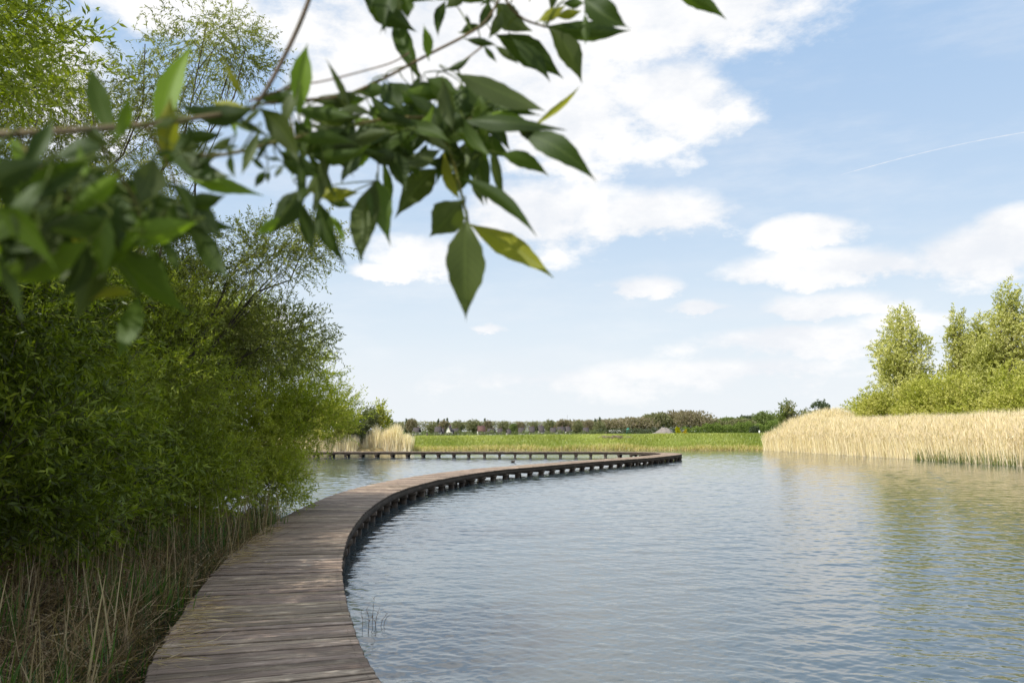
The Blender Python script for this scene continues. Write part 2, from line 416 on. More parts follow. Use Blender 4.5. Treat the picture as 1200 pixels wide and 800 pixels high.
r1 = nt.noise(v1, 2.6, 3, .5, .3); r2 = nt.noise(nt.mapping(pos, (1.0, 1.35, 1), (0, 0, R(-14))), 7.5, 3, .55, .3); r3 = nt.noise(nt.mapping(pos, (.7, 1.5, 1), (0, 0, R(3))), .9, 2, .5)
gust = nt.noise(nt.mapping(pos, (.6, 1.6, 1)), .09, 3, .5)
amp = nt.smooth(gust, .35, .65, .45, 1.2)
h = nt.math('ADD', nt.math('MULTIPLY', r1, .62), nt.math('ADD', nt.math('MULTIPLY', r2, .36), nt.math('MULTIPLY', r3, .4)))
h = nt.math('MULTIPLY', h, amp)
bp = nt.new('ShaderNodeBump'); bp.inputs['Strength'].default_value = 1.0; bp.inputs['Distance'].default_value = .012
nt.l.new(h, bp.inputs['Height'])
p = nt.new('ShaderNodeBsdfPrincipled')
wc = nt.mix(nt.smooth(gust, .35, .65), (.042, .062, .07, 1), (.055, .073, .078, 1))
nt.l.new(wc, p.inputs['Base Color']); p.inputs['Roughness'].default_value = .07; p.inputs['IOR'].default_value = 2.0
nt.l.new(bp.outputs[0], p.inputs['Normal']); nt.l.new(p.outputs[0], out.inputs[0])
o = mb.build('water', m, smooth=True); o['kind'] = 'structure'

# ------------------------------------------------------------------ boardwalk
W = 1.47
OUT = [(2.9, -9), (2.5, -5), (1.9, -1.5), (1.15, 1.2), (.2, 3.5)]
for (px, py) in [(440, 800), (418, 742), (405, 702), (400.5, 668), (404, 640), (415, 615), (437, 592), (470, 574), (520, 560.5), (580, 551), (640, 545.5), (700, 540.5), (755, 536.6), (785, 533.8)]:
    OUT.append(XY(at(px, py, DECK)))
OUT += [(12.3, 59.6), (12.35, 62.6), (10.9, 65.3), (7.8, 66.5), (3, 66.75), (-6, 66.8), (-16, 66.9), (-26, 67.6), (-36, 70)]
OC = catmull(OUT, 24)
def resample(P, step):
    s = np.concatenate([[0], np.cumsum(np.linalg.norm(np.diff(P, axis=0), axis=1))])
    u = np.arange(0, s[-1], step)
    return np.stack([np.interp(u, s, P[:, k]) for k in range(P.shape[1])], 1)
OC = resample(OC, .05)
def smoothc(P, k):
    ker = np.hanning(2 * k + 3)[1:-1]; ker /= ker.sum(); Pp = np.pad(P, ((k, k), (0, 0)), mode='edge')
    return np.stack([np.convolve(Pp[:, i], ker, 'valid') for i in range(2)], 1)
OC = smoothc(OC, 40); OC = resample(OC, .05)
T = np.gradient(OC, axis=0); T /= np.linalg.norm(T, axis=1)[:, None]; N = np.stack([-T[:, 1], T[:, 0]], 1)
seglen = .05
rs = np.random.RandomState(4)
bw = thing('boardwalk', 'long weathered plank boardwalk curving over the lake and doubling back', 'boardwalk', (0, 0, 0))
mb = MB(); step = 3; sfull = len(OC)
pos_ = 0.0; pw = .118; k = 0
def cpt(s):
    i = s / seglen; i0 = int(i); f_ = i - i0; i1 = min(i0 + 1, sfull - 1)
    return OC[i0] * (1 - f_) + OC[i1] * f_, N[i0] * (1 - f_) + N[i1] * f_
tot = (sfull - 3) * seglen
while pos_ + pw < tot:
    wv = pw + rs.uniform(-.006, .006); gap = rs.uniform(.008, .017)
    a, na = cpt(pos_); b_, nb_ = cpt(pos_ + wv)
    e0, e1 = rs.uniform(-.004, .008), rs.uniform(-.01, .015)
    z = DECK + rs.uniform(-.007, .005); tilt = rs.uniform(-.003, .003)
    q = [a - na * e0, b_ - nb_ * e0, b_ + nb_ * (W + e1), a + na * (W + e1)]
    zt = [z + tilt, z - tilt, z - tilt * .5, z + tilt * .5]
    tone = rs.uniform(.80, 1.10) * np.array([1, rs.uniform(.96, 1.02), rs.uniform(.92, 1.03)])
    ch = .008
    mA, mB = (np.array(q[0]) + q[1]) / 2, (np.array(q[3]) + q[2]) / 2
    inner = [np.array(q[i]) * .84 + (mA if i < 2 else mB) * .16 + (na if i < 2 else -na) * .012 for i in range(4)]
    V = [(q[i][0], q[i][1], zt[i] - .04) for i in range(4)] + [(q[i][0], q[i][1], zt[i] - ch) for i in range(4)] + [(inner[i][0], inner[i][1], zt[i]) for i in range(4)]
    uo = k * .37
    UV = [(0, uo), (0, uo + wv), (W, uo + wv), (W, uo)] * 3
    UV = np.array(UV) + np.array([k * 1.7 % 11, 0])
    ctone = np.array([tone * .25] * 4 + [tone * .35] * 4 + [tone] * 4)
    mb.add(V, [(0, 3, 2, 1), (8, 9, 10, 11), (0, 1, 5, 4), (1, 2, 6, 5), (2, 3, 7, 6), (3, 0, 4, 7), (4, 5, 9, 8), (5, 6, 10, 9), (6, 7, 11, 10), (7, 4, 8, 11)], ctone, UV)
    if mB[1] < 16:
        for fr in (.045, .955):
            for sd in (.3, .7):
                c_ = np.array(q[0]) * (1 - fr) * (1 - sd) + np.array(q[3]) * fr * (1 - sd) + np.array(q[1]) * (1 - fr) * sd + np.array(q[2]) * fr * sd
                mb.add([(c_[0] + .0055 * math.cos(a_), c_[1] + .0055 * math.sin(a_), z + .0065) for a_ in np.arange(6) * 1.047], [(0, 1, 2, 3, 4, 5)], (.16, .14, .13))
    pos_ += wv + gap; k += 1
mb.build('plank_deck', M_DECK, bw)
def ribbon_beam(off, zt, zb, th, name, tonev=1.0):
    mb = MB(); P = OC[::8]; NN = N[::8]; a = P + NN * off; b = P + NN * (off + th); n = len(P)
    V = np.stack([np.c_[a, np.full(n, zt)], np.c_[b, np.full(n, zt)], np.c_[b, np.full(n, zb)], np.c_[a, np.full(n, zb)]], 1).reshape(-1, 3)
    i = np.arange(n - 1)[:, None] * 4; Fc = []
    for j in range(4):
        k = (j + 1) % 4; Fc.append(np.concatenate([i + j, i + 4 + j, i + 4 + k, i + k], 1))
    s = np.repeat(np.arange(n) * .4, 4); uv = np.c_[s, np.tile([0, .05, .25, .2], n)]
    mb.add(V, np.concatenate(Fc), (tonev,) * 3, uv); return mb.build(name, M_BEAM, bw)
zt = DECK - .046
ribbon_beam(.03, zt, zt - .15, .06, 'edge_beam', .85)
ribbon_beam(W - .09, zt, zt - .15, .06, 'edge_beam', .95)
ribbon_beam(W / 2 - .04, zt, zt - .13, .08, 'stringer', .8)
# bents: crossbeam with two piles each
sp_ = 1.22; s0 = .6; nb = int((tot - 1) / sp_)
bents = []
for i in range(nb):
    s = s0 + i * sp_ + rs.uniform(-.03, .03); p0, nn = cpt(s)
    yy = p0[1]
    if yy < 1.0: continue
    bents.append((s, p0, nn))
restb, restp = MB(), MB()
for j, (s, p0, nn) in enumerate(bents):
    mid = p0 + nn * W / 2; ax = (nn[0], nn[1], 0); zb = zt - .152
    tn = rs.uniform(.8, 1.3)
    big = j < 98
    t = MB() if big else restb
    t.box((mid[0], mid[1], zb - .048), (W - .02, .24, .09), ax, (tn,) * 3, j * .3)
    cb = t.build('crossbeam', M_BEAM, bw) if big else None
    for e in (.13, W - .13):
        pp = p0 + nn * e
        t2 = MB() if j < 49 else restp
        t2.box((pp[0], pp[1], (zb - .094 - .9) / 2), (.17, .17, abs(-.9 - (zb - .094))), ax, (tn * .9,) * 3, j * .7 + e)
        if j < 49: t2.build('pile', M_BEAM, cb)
if restb.n: q = restb.build('crossbeam', M_BEAM, bw); q['kind'] = 'stuff'
if restp.n: q = restp.build('pile', M_BEAM, bw); q['kind'] = 'stuff'
print('bents', len(bents))

# ------------------------------------------------------------------ vegetation tools
def unit(v): return v / (np.linalg.norm(v, axis=-1, keepdims=True) + 1e-9)
def leaves(mb, P, D, L, Wd, col, rs, lift=.12):
    n = len(P); S = unit(np.cross(D, unit(rs.normal(size=(n, 3))))); Nn = np.cross(D, S)
    L = L[:, None]; Wd = Wd[:, None]
    V = np.stack([P, P + D * L * .42 + S * Wd / 2 + Nn * Wd * lift, P + D * L + Nn * L * rs.uniform(-.2, .2, (n, 1)), P + D * L * .42 - S * Wd / 2 + Nn * Wd * lift], 1).reshape(-1, 3)
    mb.add(V, (np.arange(n)[:, None] * 4 + np.array([0, 1, 2, 3])), np.repeat(col, 4, axis=0))
def n3(P, s, seed):
    r = np.random.RandomState(seed); o = np.zeros(len(P))
    for k in range(8):
        a = unit(r.normal(size=3)) * s * r.uniform(.6, 2); o += np.sin(P @ a + r.uniform(0, 6.28))
    return o / 4
def tree(name, label, cat, loc, clumps, ntw, pal, leafL=.06, leafW=.014, per=20, twigL=.5, droop=.12, up=.35, seed=1, group=None,
         stems=3, srad=.05, thresh=-.25, nscale=1.6, bark=(1, 1, 1), lm=None, branches=14, spread=.25, twigr=.003, clusters=None, hollow=.5):
    rs = np.random.RandomState(seed); loc = np.array(loc, float)
    root = thing(name, label, cat, tuple(loc), 0, group)
    C = np.array(clumps, float); vol = (C[:, 3] * C[:, 4] * C[:, 5]) ** (.72); pr = vol / vol.sum()
    n = ntw * 2; ci = rs.choice(len(C), n, p=pr)
    u = unit(rs.normal(size=(n, 3))); r = rs.uniform(0, 1, n) ** hollow
    P0 = C[ci, :3] + u * r[:, None] * C[ci, 3:6]
    keep = (n3(P0, nscale, seed) + .35 * n3(P0, nscale * 3, seed + 9) > thresh) & (P0[:, 2] > .05)
    P0 = P0[keep][:ntw]; ci = ci[keep][:ntw]; u = u[keep][:ntw]; n = len(P0)
    D = unit(u * .7 + np.array([0, 0, up]) + rs.normal(size=(n, 3)) * .45)
    TL = twigL * rs.uniform(.5, 1.3, n)
    def tw(t): return P0[:, None] + D[:, None] * (TL[:, None, None] * t[..., None]) - np.array([0, 0, 1.0]) * (droop * TL[:, None, None] * t[..., None] ** 2)
    t = np.clip((np.arange(per)[None] + rs.uniform(-.4, .4, (n, per))) / per * .92 + .08, 0, 1)
    LP = tw(t).reshape(-1, 3); TD = unit(D[:, None] - np.array([0, 0, 2.0]) * droop * t[..., None]).reshape(-1, 3)
    LD = unit(TD * .75 + unit(rs.normal(size=LP.shape)) * .8 - np.array([0, 0, droop * .8]))
    m = len(LP); sz = rs.uniform(.6, 1.25, m)
    pal = np.array(pal); tone = np.repeat(np.clip(.5 + .5 * n3(P0, nscale * 1.7, seed + 3) + rs.normal(size=n) * .2, 0, .999), per)
    tone = np.clip(tone + rs.normal(size=m) * .15, 0, .999) * (len(pal) - 1)
    i0 = tone.astype(int); ff = (tone - i0)[:, None]; col = pal[i0] * (1 - ff) + pal[np.minimum(i0 + 1, len(pal) - 1)] * ff
    col = col * rs.uniform(.75, 1.2, (m, 1))
    mb = MB(); leaves(mb, LP, LD, leafL * sz, leafW * sz, col, rs)
    mb.build('crown', lm or M_WILLOW, root)
    # wood: stems reach each clump, branches reach twigs, twigs carry the leaves
    wb = MB(); order = np.argsort(-vol)
    stemlines = []
    for q in range(max(stems, 1)):
        b0 = np.array([rs.uniform(-spread, spread), rs.uniform(-spread, spread), -.15])
        stemlines.append(b0)
    for k, cidx in enumerate(order):
        b0 = stemlines[k % len(stemlines)]; c = C[cidx, :3]; tip = c + np.array([0, 0, C[cidx, 5] * .4])
        tt = np.linspace(0, 1, 12)[:, None]
        ctrl = b0 * .45 + c * .55; ctrl[2] = c[2] * .35 + b0[2] * .1
        line = b0 * (1 - tt) ** 2 + 2 * tt * (1 - tt) * ctrl + tip * tt ** 2
        line[1:-1] += rs.normal(size=(10, 3)) * .02 * np.linalg.norm(tip - b0)
        rr = srad * (1 - .82 * tt[:, 0])
        wb.tube(line, rr, 6, bark)
        mine = np.where(ci == cidx)[0]
        if len(mine) == 0: continue
        for _ in range(branches):
            j = rs.choice(mine); t0 = rs.uniform(.55, .97); ip = t0 * 11; i_ = int(ip); s = line[i_] * (1 - ip + i_) + line[min(i_ + 1, 11)] * (ip - i_)
            e = P0[j]; t5 = np.linspace(0, 1, 6)[:, None]; mid = (s + e) / 2 + np.array([0, 0, .06 * np.linalg.norm(e - s)]) + rs.normal(size=3) * .04 * np.linalg.norm(e - s)
            bl = s * (1 - t5) ** 2 + 2 * t5 * (1 - t5) * mid + e * t5 ** 2
            wb.tube(bl, srad * .2 * (1 - .7 * t5[:, 0]), 4, bark)
    if twigr:
        sel = np.arange(n) if n < 4000 else rs.choice(n, 4000, replace=False)
        tt = np.tile(np.linspace(0, 1, 4), (n, 1)); TP = tw(tt)[sel]
        k = len(sel); S = unit(np.cross(D[sel], rs.normal(size=(k, 3))))[:, None] * (twigr * np.array([1, .8, .6, .3]))[None, :, None]
        V = np.stack([TP - S, TP + S], 2).reshape(-1, 3); bidx = np.arange(k)[:, None] * 8
        Fc = np.concatenate([bidx + np.array([[0, 1, 3, 2]]) + 2 * q for q in range(3)])
        wb.add(V, Fc, np.array(bark) * .9)
    wb.build('trunk', M_BARK, root, smooth=True)
    return root

WIL = [(.10, .125, .014), (.15, .19, .02), (.22, .265, .03), (.32, .35, .05)]
WIL_D = [(.065, .085, .008), (.115, .155, .013), (.19, .245, .024), (.31, .36, .05)]
WIL_S = [(.14, .165, .04), (.21, .235, .06), (.29, .31, .09), (.38, .39, .13)]
WIL_Y = [(.18, .22, .022), (.26, .315, .033), (.35, .40, .05), (.45, .47, .085)]
def gz(x, y): return float(hgt(np.array([x]), np.array([y]))[0])
LW = 'willows crowding the left bank'
tree('willow_shrub', 'rounded yellow-green willow shrub at the far end of the left thicket, overhanging the deck bend', 'willow', (-6.4, 17.3, .4),
     [(0, 0, 1.7, 2.2, 1.8, 1.5), (1.2, .2, 2.6, 1.5, 1.4, 1.1), (-.8, .4, 3.4, 1.8, 1.4, 1.1), (1.5, -.3, 1.1, 1.1, 1.2, .9), (.4, .3, 3.8, 1.0, 1.0, .8), (2.2, .3, 1.9, .9, .9, .8), (1.7, -.6, .6, .8, .9, .5)],
     8500, [(.24, .29, .03), (.33, .38, .045), (.43, .47, .06), (.52, .54, .10)], .072, .019, 20, .45, .10, .45, 11, LW, stems=5, srad=.04, thresh=-.7, branches=6, bark=(1.6, 1.5, 1.1))
tree('willow_shrub', 'dense mid-green willow shrub between the silvery leaning willow and the overhanging yellow-green one', 'willow', (-6.9, 13.2, .4),
     [(0, 0, 1.6, 2.0, 1.8, 1.4), (.9, -.2, 2.4, 1.4, 1.4, 1.1), (-1, .3, 2.9, 1.6, 1.4, 1.1), (1.5, 0, 1.1, 1.0, 1.4, .8), (.6, .2, 3.5, 1.3, 1.2, .8), (1.9, 0, .8, .8, 1.3, .6)],
     6400, WIL_Y, .085, .02, 17, .48, .12, .4, 12, LW, stems=5, srad=.05, thresh=-.45, branches=8)
tree('willow_shrub', 'dark green leafy shrub rising behind the dry reed stalks at the left edge', 'willow', (-6.3, 9.6, .4),
     [(0, 0, 1.4, 1.7, 1.6, 1.3), (1.0, -.1, 1.9, 1.1, 1.2, 1.0), (-.4, .4, 2.5, 1.5, 1.3, .9), (1.3, .3, 1.0, .9, 1.2, .7), (.3, .3, 3.4, 1.3, 1.3, .8), (1.1, -.4, 3.0, 1.0, 1.0, .8)],
     5600, WIL_D, .10, .024, 15, .42, .12, .4, 13, LW, stems=5, srad=.045, thresh=-.5, branches=8)
tree('willow_shrub', 'low dark shrub spreading over the dry reeds in the shade', 'willow', (-5.6, 7.5, .4),
     [(0, 0, 1.2, 1.4, 1.3, .9), (.7, .4, 1.5, 1.0, 1.0, .8), (-.4, -.2, 2.2, 1.3, 1.3, .9), (.9, .9, .9, .8, .8, .5), (.5, .6, 2.9, 1.1, 1.0, .8)],
     4200, WIL_D, .10, .025, 15, .38, .12, .4, 14, LW, stems=4, srad=.04, thresh=-.5, branches=8)
tree('willow_tree', 'silvery leaning willow with a long thin branch reaching out over the thicket', 'willow', (-8.6, 14.2, .4),
     [(1.3, 0, 3.9, 1.5, 1.4, .9), (3.0, .2, 4.1, 1.3, 1.0, .8), (4.2, .1, 4.7, 1.0, .9, .55), (1.8, .4, 5.0, 1.3, 1.2, .9), (2.6, .5, 3.2, 1.5, 1.2, .8), (5.0, .1, 5.0, .55, .6, .3), (4.3, .5, 3.3, 1.0, .9, .6)],
     5600, WIL_S, .066, .019, 20, .5, .15, .3, 15, LW, stems=1, srad=.05, thresh=-.3, branches=7)
tree('willow_tree', 'tall thin-leaved willow with sky showing through its crown in the top left', 'willow', (-8.4, 13.0, .4),
     [(0, 0, 5.4, 1.7, 1.6, 1.4), (1.3, .3, 6.6, 1.6, 1.5, 1.3), (-.3, 0, 7.8, 1.7, 1.6, 1.4), (2.3, 0, 7.6, 1.2, 1.0, 1.1), (3.2, .3, 8.3, .9, .9, .7), (1.9, 0, 5.2, 1.2, 1.2, .8), (-1.0, 0, 3.8, 1.6, 1.6, 1.2), (3.9, .2, 7.9, .5, .6, .35)],
     5200, WIL_S, .064, .018, 20, .5, .25, .2, 16, LW, stems=2, srad=.045, thresh=-.2, branches=7, bark=(.8, .75, .6))
tree('willow_tree', 'darker bushy willow standing behind the shrubs at the far left', 'willow', (-8.3, 10.8, .4),
     [(0, 0, 2.8, 1.9, 1.7, 1.4), (.9, 0, 4.2, 1.5, 1.4, 1.1), (-.3, .2, 5.6, 1.6, 1.4, 1.3), (1.6, 0, 3.1, 1.3, 1.2, 1.0), (1.0, .2, 6.8, 1.2, 1.1, .9)],
     6000, WIL, .064, .016, 20, .5, .15, .3, 17, LW, stems=2, srad=.07, thresh=-.4, branches=8)
tree('willow_shrub', 'low willow shrub deep inside the thicket, closing the view to the water behind', 'willow', (-9.2, 16.0, .4),
     [(0, 0, 1.2, 2.2, 1.6, 1.1), (1.6, .3, 1.4, 1.5, 1.3, 1.1), (2.4, 1.0, .9, 1.4, 1.2, .8)], 3600, WIL, .075, .022, 18, .45, .1, .4, 20, LW, stems=4, srad=.04, thresh=-.8, branches=6)
tree('willow_tree', 'willow behind the thicket bend with pale tips against the sky', 'willow', (-9.6, 18.6, .4),
     [(0, 0, 3.0, 2.2, 1.8, 1.6), (1.6, 0, 4.2, 1.7, 1.4, 1.1), (0, .2, 4.8, 1.8, 1.6, 1.2), (3.1, 0, 3.9, 1.2, 1.1, .9)],
     5000, WIL_S, .066, .016, 20, .5, .12, .4, 18, LW, stems=3, srad=.05, thresh=-.35, branches=7)
tree('willow_tree', 'broad-leaved willow at the near left edge with bright yellow-green shoots at the top', 'willow', (-5.7, 4.3, .35),
     [(0, 0, 4.3, 1.9, 1.8, 1.3), (.9, 1.0, 4.8, 1.3, 1.2, 1.0), (-1.2, -.3, 3.0, 1.5, 1.5, 1.1), (1.2, -.8, 3.7, 1.2, 1.2, .9), (1.2, 2.1, 5.0, .9, .8, .6), (-.5, -1.6, 4.2, 1.5, 1.5, 1.2), (-.4, 1.6, 3.6, 1.2, 1.2, 1.0), (1.3, -1.6, 4.0, 1.3, 1.3, .9), (.7, -.6, 3.1, 1.2, 1.2, .7)],  # clumps outside the frame added to cast shade on the near deck
     9500, WIL_Y, .085, .026, 14, .5, .15, .3, 19, LW, stems=3, srad=.06, thresh=-.75, branches=7)

# ------------------------------------------------------------------ overhanging branch in the foreground
ow = thing('overhanging_willow', 'broad-leaved willow whose leafy branch hangs close in front across the top of the view', 'willow', (-2.6, .55, .3))
OL = np.array([-2.6, .55, .3])
wt = MB()
wt.tube(np.array([(-2.6, .55, .1), (-2.62, .6, .8), (-2.5, .5, 1.5), (-2.55, .55, 2.3), (-2.8, .7, 3.1), (-3.4, 1.0, 4.2)]) - OL, [.16, .14, .12, .1, .07, .03], 10)
wt.build('trunk', M_BARK, ow, smooth=True)
def dep(px, py): return .55 + .43 * float(np.clip((px - 60) / 420, 0, 1))
def pl(pts, off=0): return np.array([atd(x, y, dep(x, y) + off) for (x, y) in pts])
BR = [([(-30, 158), (50, 155), (110, 151), (170, 146), (232, 138), (296, 128)], 4.8, 2.6, (.95, .85, .7)),
      ([(385, -70), (362, 0), (345, 42), (318, 95), (297, 128)], 3.0, 2.6, (.45, .38, .35)),
      ([(292, 119), (320, 109), (345, 101), (380, 95), (420, 85), (458, 74), (480, 62)], 1.3, .9, (.9, .6, .5)),
      ([(300, 122), (340, 119), (400, 113), (420, 106), (450, 92), (480, 76), (510, 60), (545, 42), (570, 24), (590, -10)], 2.2, 1.6, (.7, .6, .42)),
      ([(232, 182), (270, 180), (330, 165), (390, 152), (430, 143), (470, 138), (520, 138), (560, 141), (622, 149)], 2.4, 1.6, (1.1, 1.05, .6)),
      ([(440, 144), (443, 180), (443, 212)], 1.3, .9, (1, 1, .5)), ([(516, 138), (523, 165), (534, 200), (545, 245), (549, 262)], 2.4, 1.5, (1.1, 1.3, .4)),
      ([(566, 54), (545, 70), (520, 84)], 1.2, .9, (.9, .7, .5)), ([(340, 135), (346, 170), (352, 222)], 1.2, .9, (1, .9, .5)),
      ([(20, 156), (40, 190), (70, 215), (105, 282)], 2.4, 1.6, (1, 1, .5)), ([(110, 151), (130, 190), (160, 240), (165, 290), (160, 345)], 2.2, 1.5, (1, 1.1, .5)),
      ([(170, 146), (190, 180), (215, 235), (222, 255)], 1.6, 1.0, (1, .9, .5)), ([(600, -60), (590, -10), (610, 20), (640, 32)], 2.0, 1.3, (.7, .6, .4)),
      ([(600, -60), (700, -40), (790, -12)], 2.0, 1.3, (.7, .6, .4)), ([(470, -60), (440, -10), (425, -4)], 2.0, 1.3, (.7, .6, .4))]
for (pts, r0, r1, c) in BR:
    P = pl(pts); P3 = catmull(P, 5); rr = np.linspace(r0, r1, len(P3)) / F * P3[:, 1]
    t = MB(); t.tube(P3 - OL, rr, 6, c); t.build('branch', M_TWIG, ow, smooth=True)
# limbs that join the branches to the trunk outside the frame
a1 = pl([(-30, 158)])[0]; a2 = pl([(385, -70)])[0]; a3 = pl([(600, -60)])[0]; a4 = pl([(470, -60)])[0]; a5 = pl([(232, 182)])[0]
for (e, s_, r_) in ((a1, (-2.55, .55, 2.1), .03), (a2, (-2.78, .69, 3.05), .03), (a3, (-2.78, .69, 3.05), .03), (a4, (-2.78, .69, 3.05), .025)):
    s_ = np.array(s_); tt = np.linspace(0, 1, 9)[:, None]; mid = (s_ + e) / 2 + np.array([0, 0, .35])
    if e is a1: mid = (s_ + e) / 2 + np.array([0, -.05, .02])
    ln = s_ * (1 - tt) ** 2 + 2 * tt * (1 - tt) * mid + e * tt ** 2
    t = MB(); t.tube(ln - OL, r_ * (1 - .85 * tt[:, 0]) + .0012, 7, (.6, .55, .4)); t.build('branch', M_TWIG, ow, smooth=True)
TONE = [(.042, .075, .006), (.08, .135, .010), (.095, .125, .032), (.36, .36, .02), (.20, .32, .02)]  # dark, mid, grey underside, then greens with sunlight painted into the colour
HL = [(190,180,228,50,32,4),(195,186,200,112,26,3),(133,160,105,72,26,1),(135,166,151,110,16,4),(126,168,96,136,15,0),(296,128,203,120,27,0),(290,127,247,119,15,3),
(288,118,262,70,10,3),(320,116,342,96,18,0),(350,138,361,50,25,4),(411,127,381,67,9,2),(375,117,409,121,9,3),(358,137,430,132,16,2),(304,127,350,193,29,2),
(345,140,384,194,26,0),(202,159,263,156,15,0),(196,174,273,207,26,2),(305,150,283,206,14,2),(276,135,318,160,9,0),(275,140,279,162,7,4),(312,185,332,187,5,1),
(325,176,380,202,18,1),(262,170,282,172,6,0),(353,222,313,277,32,0),(328,254,300,276,12,4),(352,236,368,299,20,0),(372,233,405,311,24,0),(386,252,404,290,8,4),(440,212,423,311,36,2),  # narrow bright slivers paint sunlit edges onto the dark leaves
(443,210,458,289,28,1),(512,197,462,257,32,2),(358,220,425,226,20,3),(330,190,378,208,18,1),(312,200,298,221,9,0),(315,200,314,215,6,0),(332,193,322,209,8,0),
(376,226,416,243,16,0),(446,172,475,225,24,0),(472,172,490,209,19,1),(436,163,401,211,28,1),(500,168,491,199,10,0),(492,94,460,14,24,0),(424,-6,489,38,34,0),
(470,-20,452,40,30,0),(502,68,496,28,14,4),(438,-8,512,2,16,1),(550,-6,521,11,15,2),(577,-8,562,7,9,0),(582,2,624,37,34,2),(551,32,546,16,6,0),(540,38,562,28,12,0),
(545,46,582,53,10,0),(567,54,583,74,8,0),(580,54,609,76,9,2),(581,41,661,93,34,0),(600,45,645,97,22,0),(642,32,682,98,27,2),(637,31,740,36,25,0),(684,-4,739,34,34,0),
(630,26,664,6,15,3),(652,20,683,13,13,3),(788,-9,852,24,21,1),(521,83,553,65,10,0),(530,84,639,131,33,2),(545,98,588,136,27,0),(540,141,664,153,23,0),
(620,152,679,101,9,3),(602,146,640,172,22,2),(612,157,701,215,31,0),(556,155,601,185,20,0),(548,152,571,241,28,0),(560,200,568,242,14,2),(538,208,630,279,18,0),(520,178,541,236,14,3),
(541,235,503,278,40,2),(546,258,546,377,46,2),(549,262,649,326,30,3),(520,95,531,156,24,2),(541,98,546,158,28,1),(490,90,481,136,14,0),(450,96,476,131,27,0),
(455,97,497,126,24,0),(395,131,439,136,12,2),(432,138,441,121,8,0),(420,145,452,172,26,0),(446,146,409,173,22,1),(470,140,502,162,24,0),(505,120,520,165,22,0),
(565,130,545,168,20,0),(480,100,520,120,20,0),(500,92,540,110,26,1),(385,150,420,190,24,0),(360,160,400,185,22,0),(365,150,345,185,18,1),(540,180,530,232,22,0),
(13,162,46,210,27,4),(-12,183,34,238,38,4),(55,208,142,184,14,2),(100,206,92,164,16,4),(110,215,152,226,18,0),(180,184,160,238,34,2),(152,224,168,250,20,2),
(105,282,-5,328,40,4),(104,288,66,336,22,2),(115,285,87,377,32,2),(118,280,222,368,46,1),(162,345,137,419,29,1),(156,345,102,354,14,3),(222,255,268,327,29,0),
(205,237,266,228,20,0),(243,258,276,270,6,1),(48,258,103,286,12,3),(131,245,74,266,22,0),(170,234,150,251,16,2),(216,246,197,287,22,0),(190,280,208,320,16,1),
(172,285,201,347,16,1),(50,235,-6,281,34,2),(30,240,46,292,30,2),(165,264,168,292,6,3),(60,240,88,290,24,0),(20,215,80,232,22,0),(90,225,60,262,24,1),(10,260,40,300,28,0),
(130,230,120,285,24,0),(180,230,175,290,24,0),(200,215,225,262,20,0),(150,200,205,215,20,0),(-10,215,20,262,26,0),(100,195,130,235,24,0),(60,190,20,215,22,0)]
rs = np.random.RandomState(31)
for k in range(62):
    x, y = rs.normal(90, 62), rs.normal(232, 30); a = rs.uniform(0, 6.28); l = rs.uniform(72, 125)
    HL.append((x, y, x + l * math.cos(a), y + l * abs(math.sin(a)) * .8 + 8, rs.uniform(20, 34), int(rs.choice([0, 0, 1, 1, 2, 0, 4]))))
for k in range(80):
    x, y = rs.uniform(335, 590), 0; y = 150 + rs.normal(0, 22) - (x - 335) * .06; a = rs.uniform(-.3, 3.4); l = rs.uniform(40, 82)
    HL.append((x, y, x + l * math.cos(a), y + l * math.sin(a), rs.uniform(12, 22), int(rs.choice([0, 0, 1, 2, 1, 1, 4]))))
for k in range(16):
    x, y = rs.uniform(205, 330), rs.uniform(125, 190); a = rs.uniform(0, 3.1); l = rs.uniform(20, 40)
    HL.append((x, y, x + l * math.cos(a), y + l * math.sin(a), rs.uniform(6, 14), int(rs.choice([0, 1, 2]))))
for k in range(22):
    x, y = rs.uniform(420, 690), rs.uniform(-40, 22); a = rs.uniform(0, 3.1); l = rs.uniform(26, 50)
    HL.append((x, y, x + l * math.cos(a), y + l * math.sin(a), rs.uniform(10, 20), int(rs.choice([0, 1, 2]))))
right_v, upv, fw = np.array([1, 0, 0.]), np.array([0, -sp, cp]), np.array([0, cp, sp])
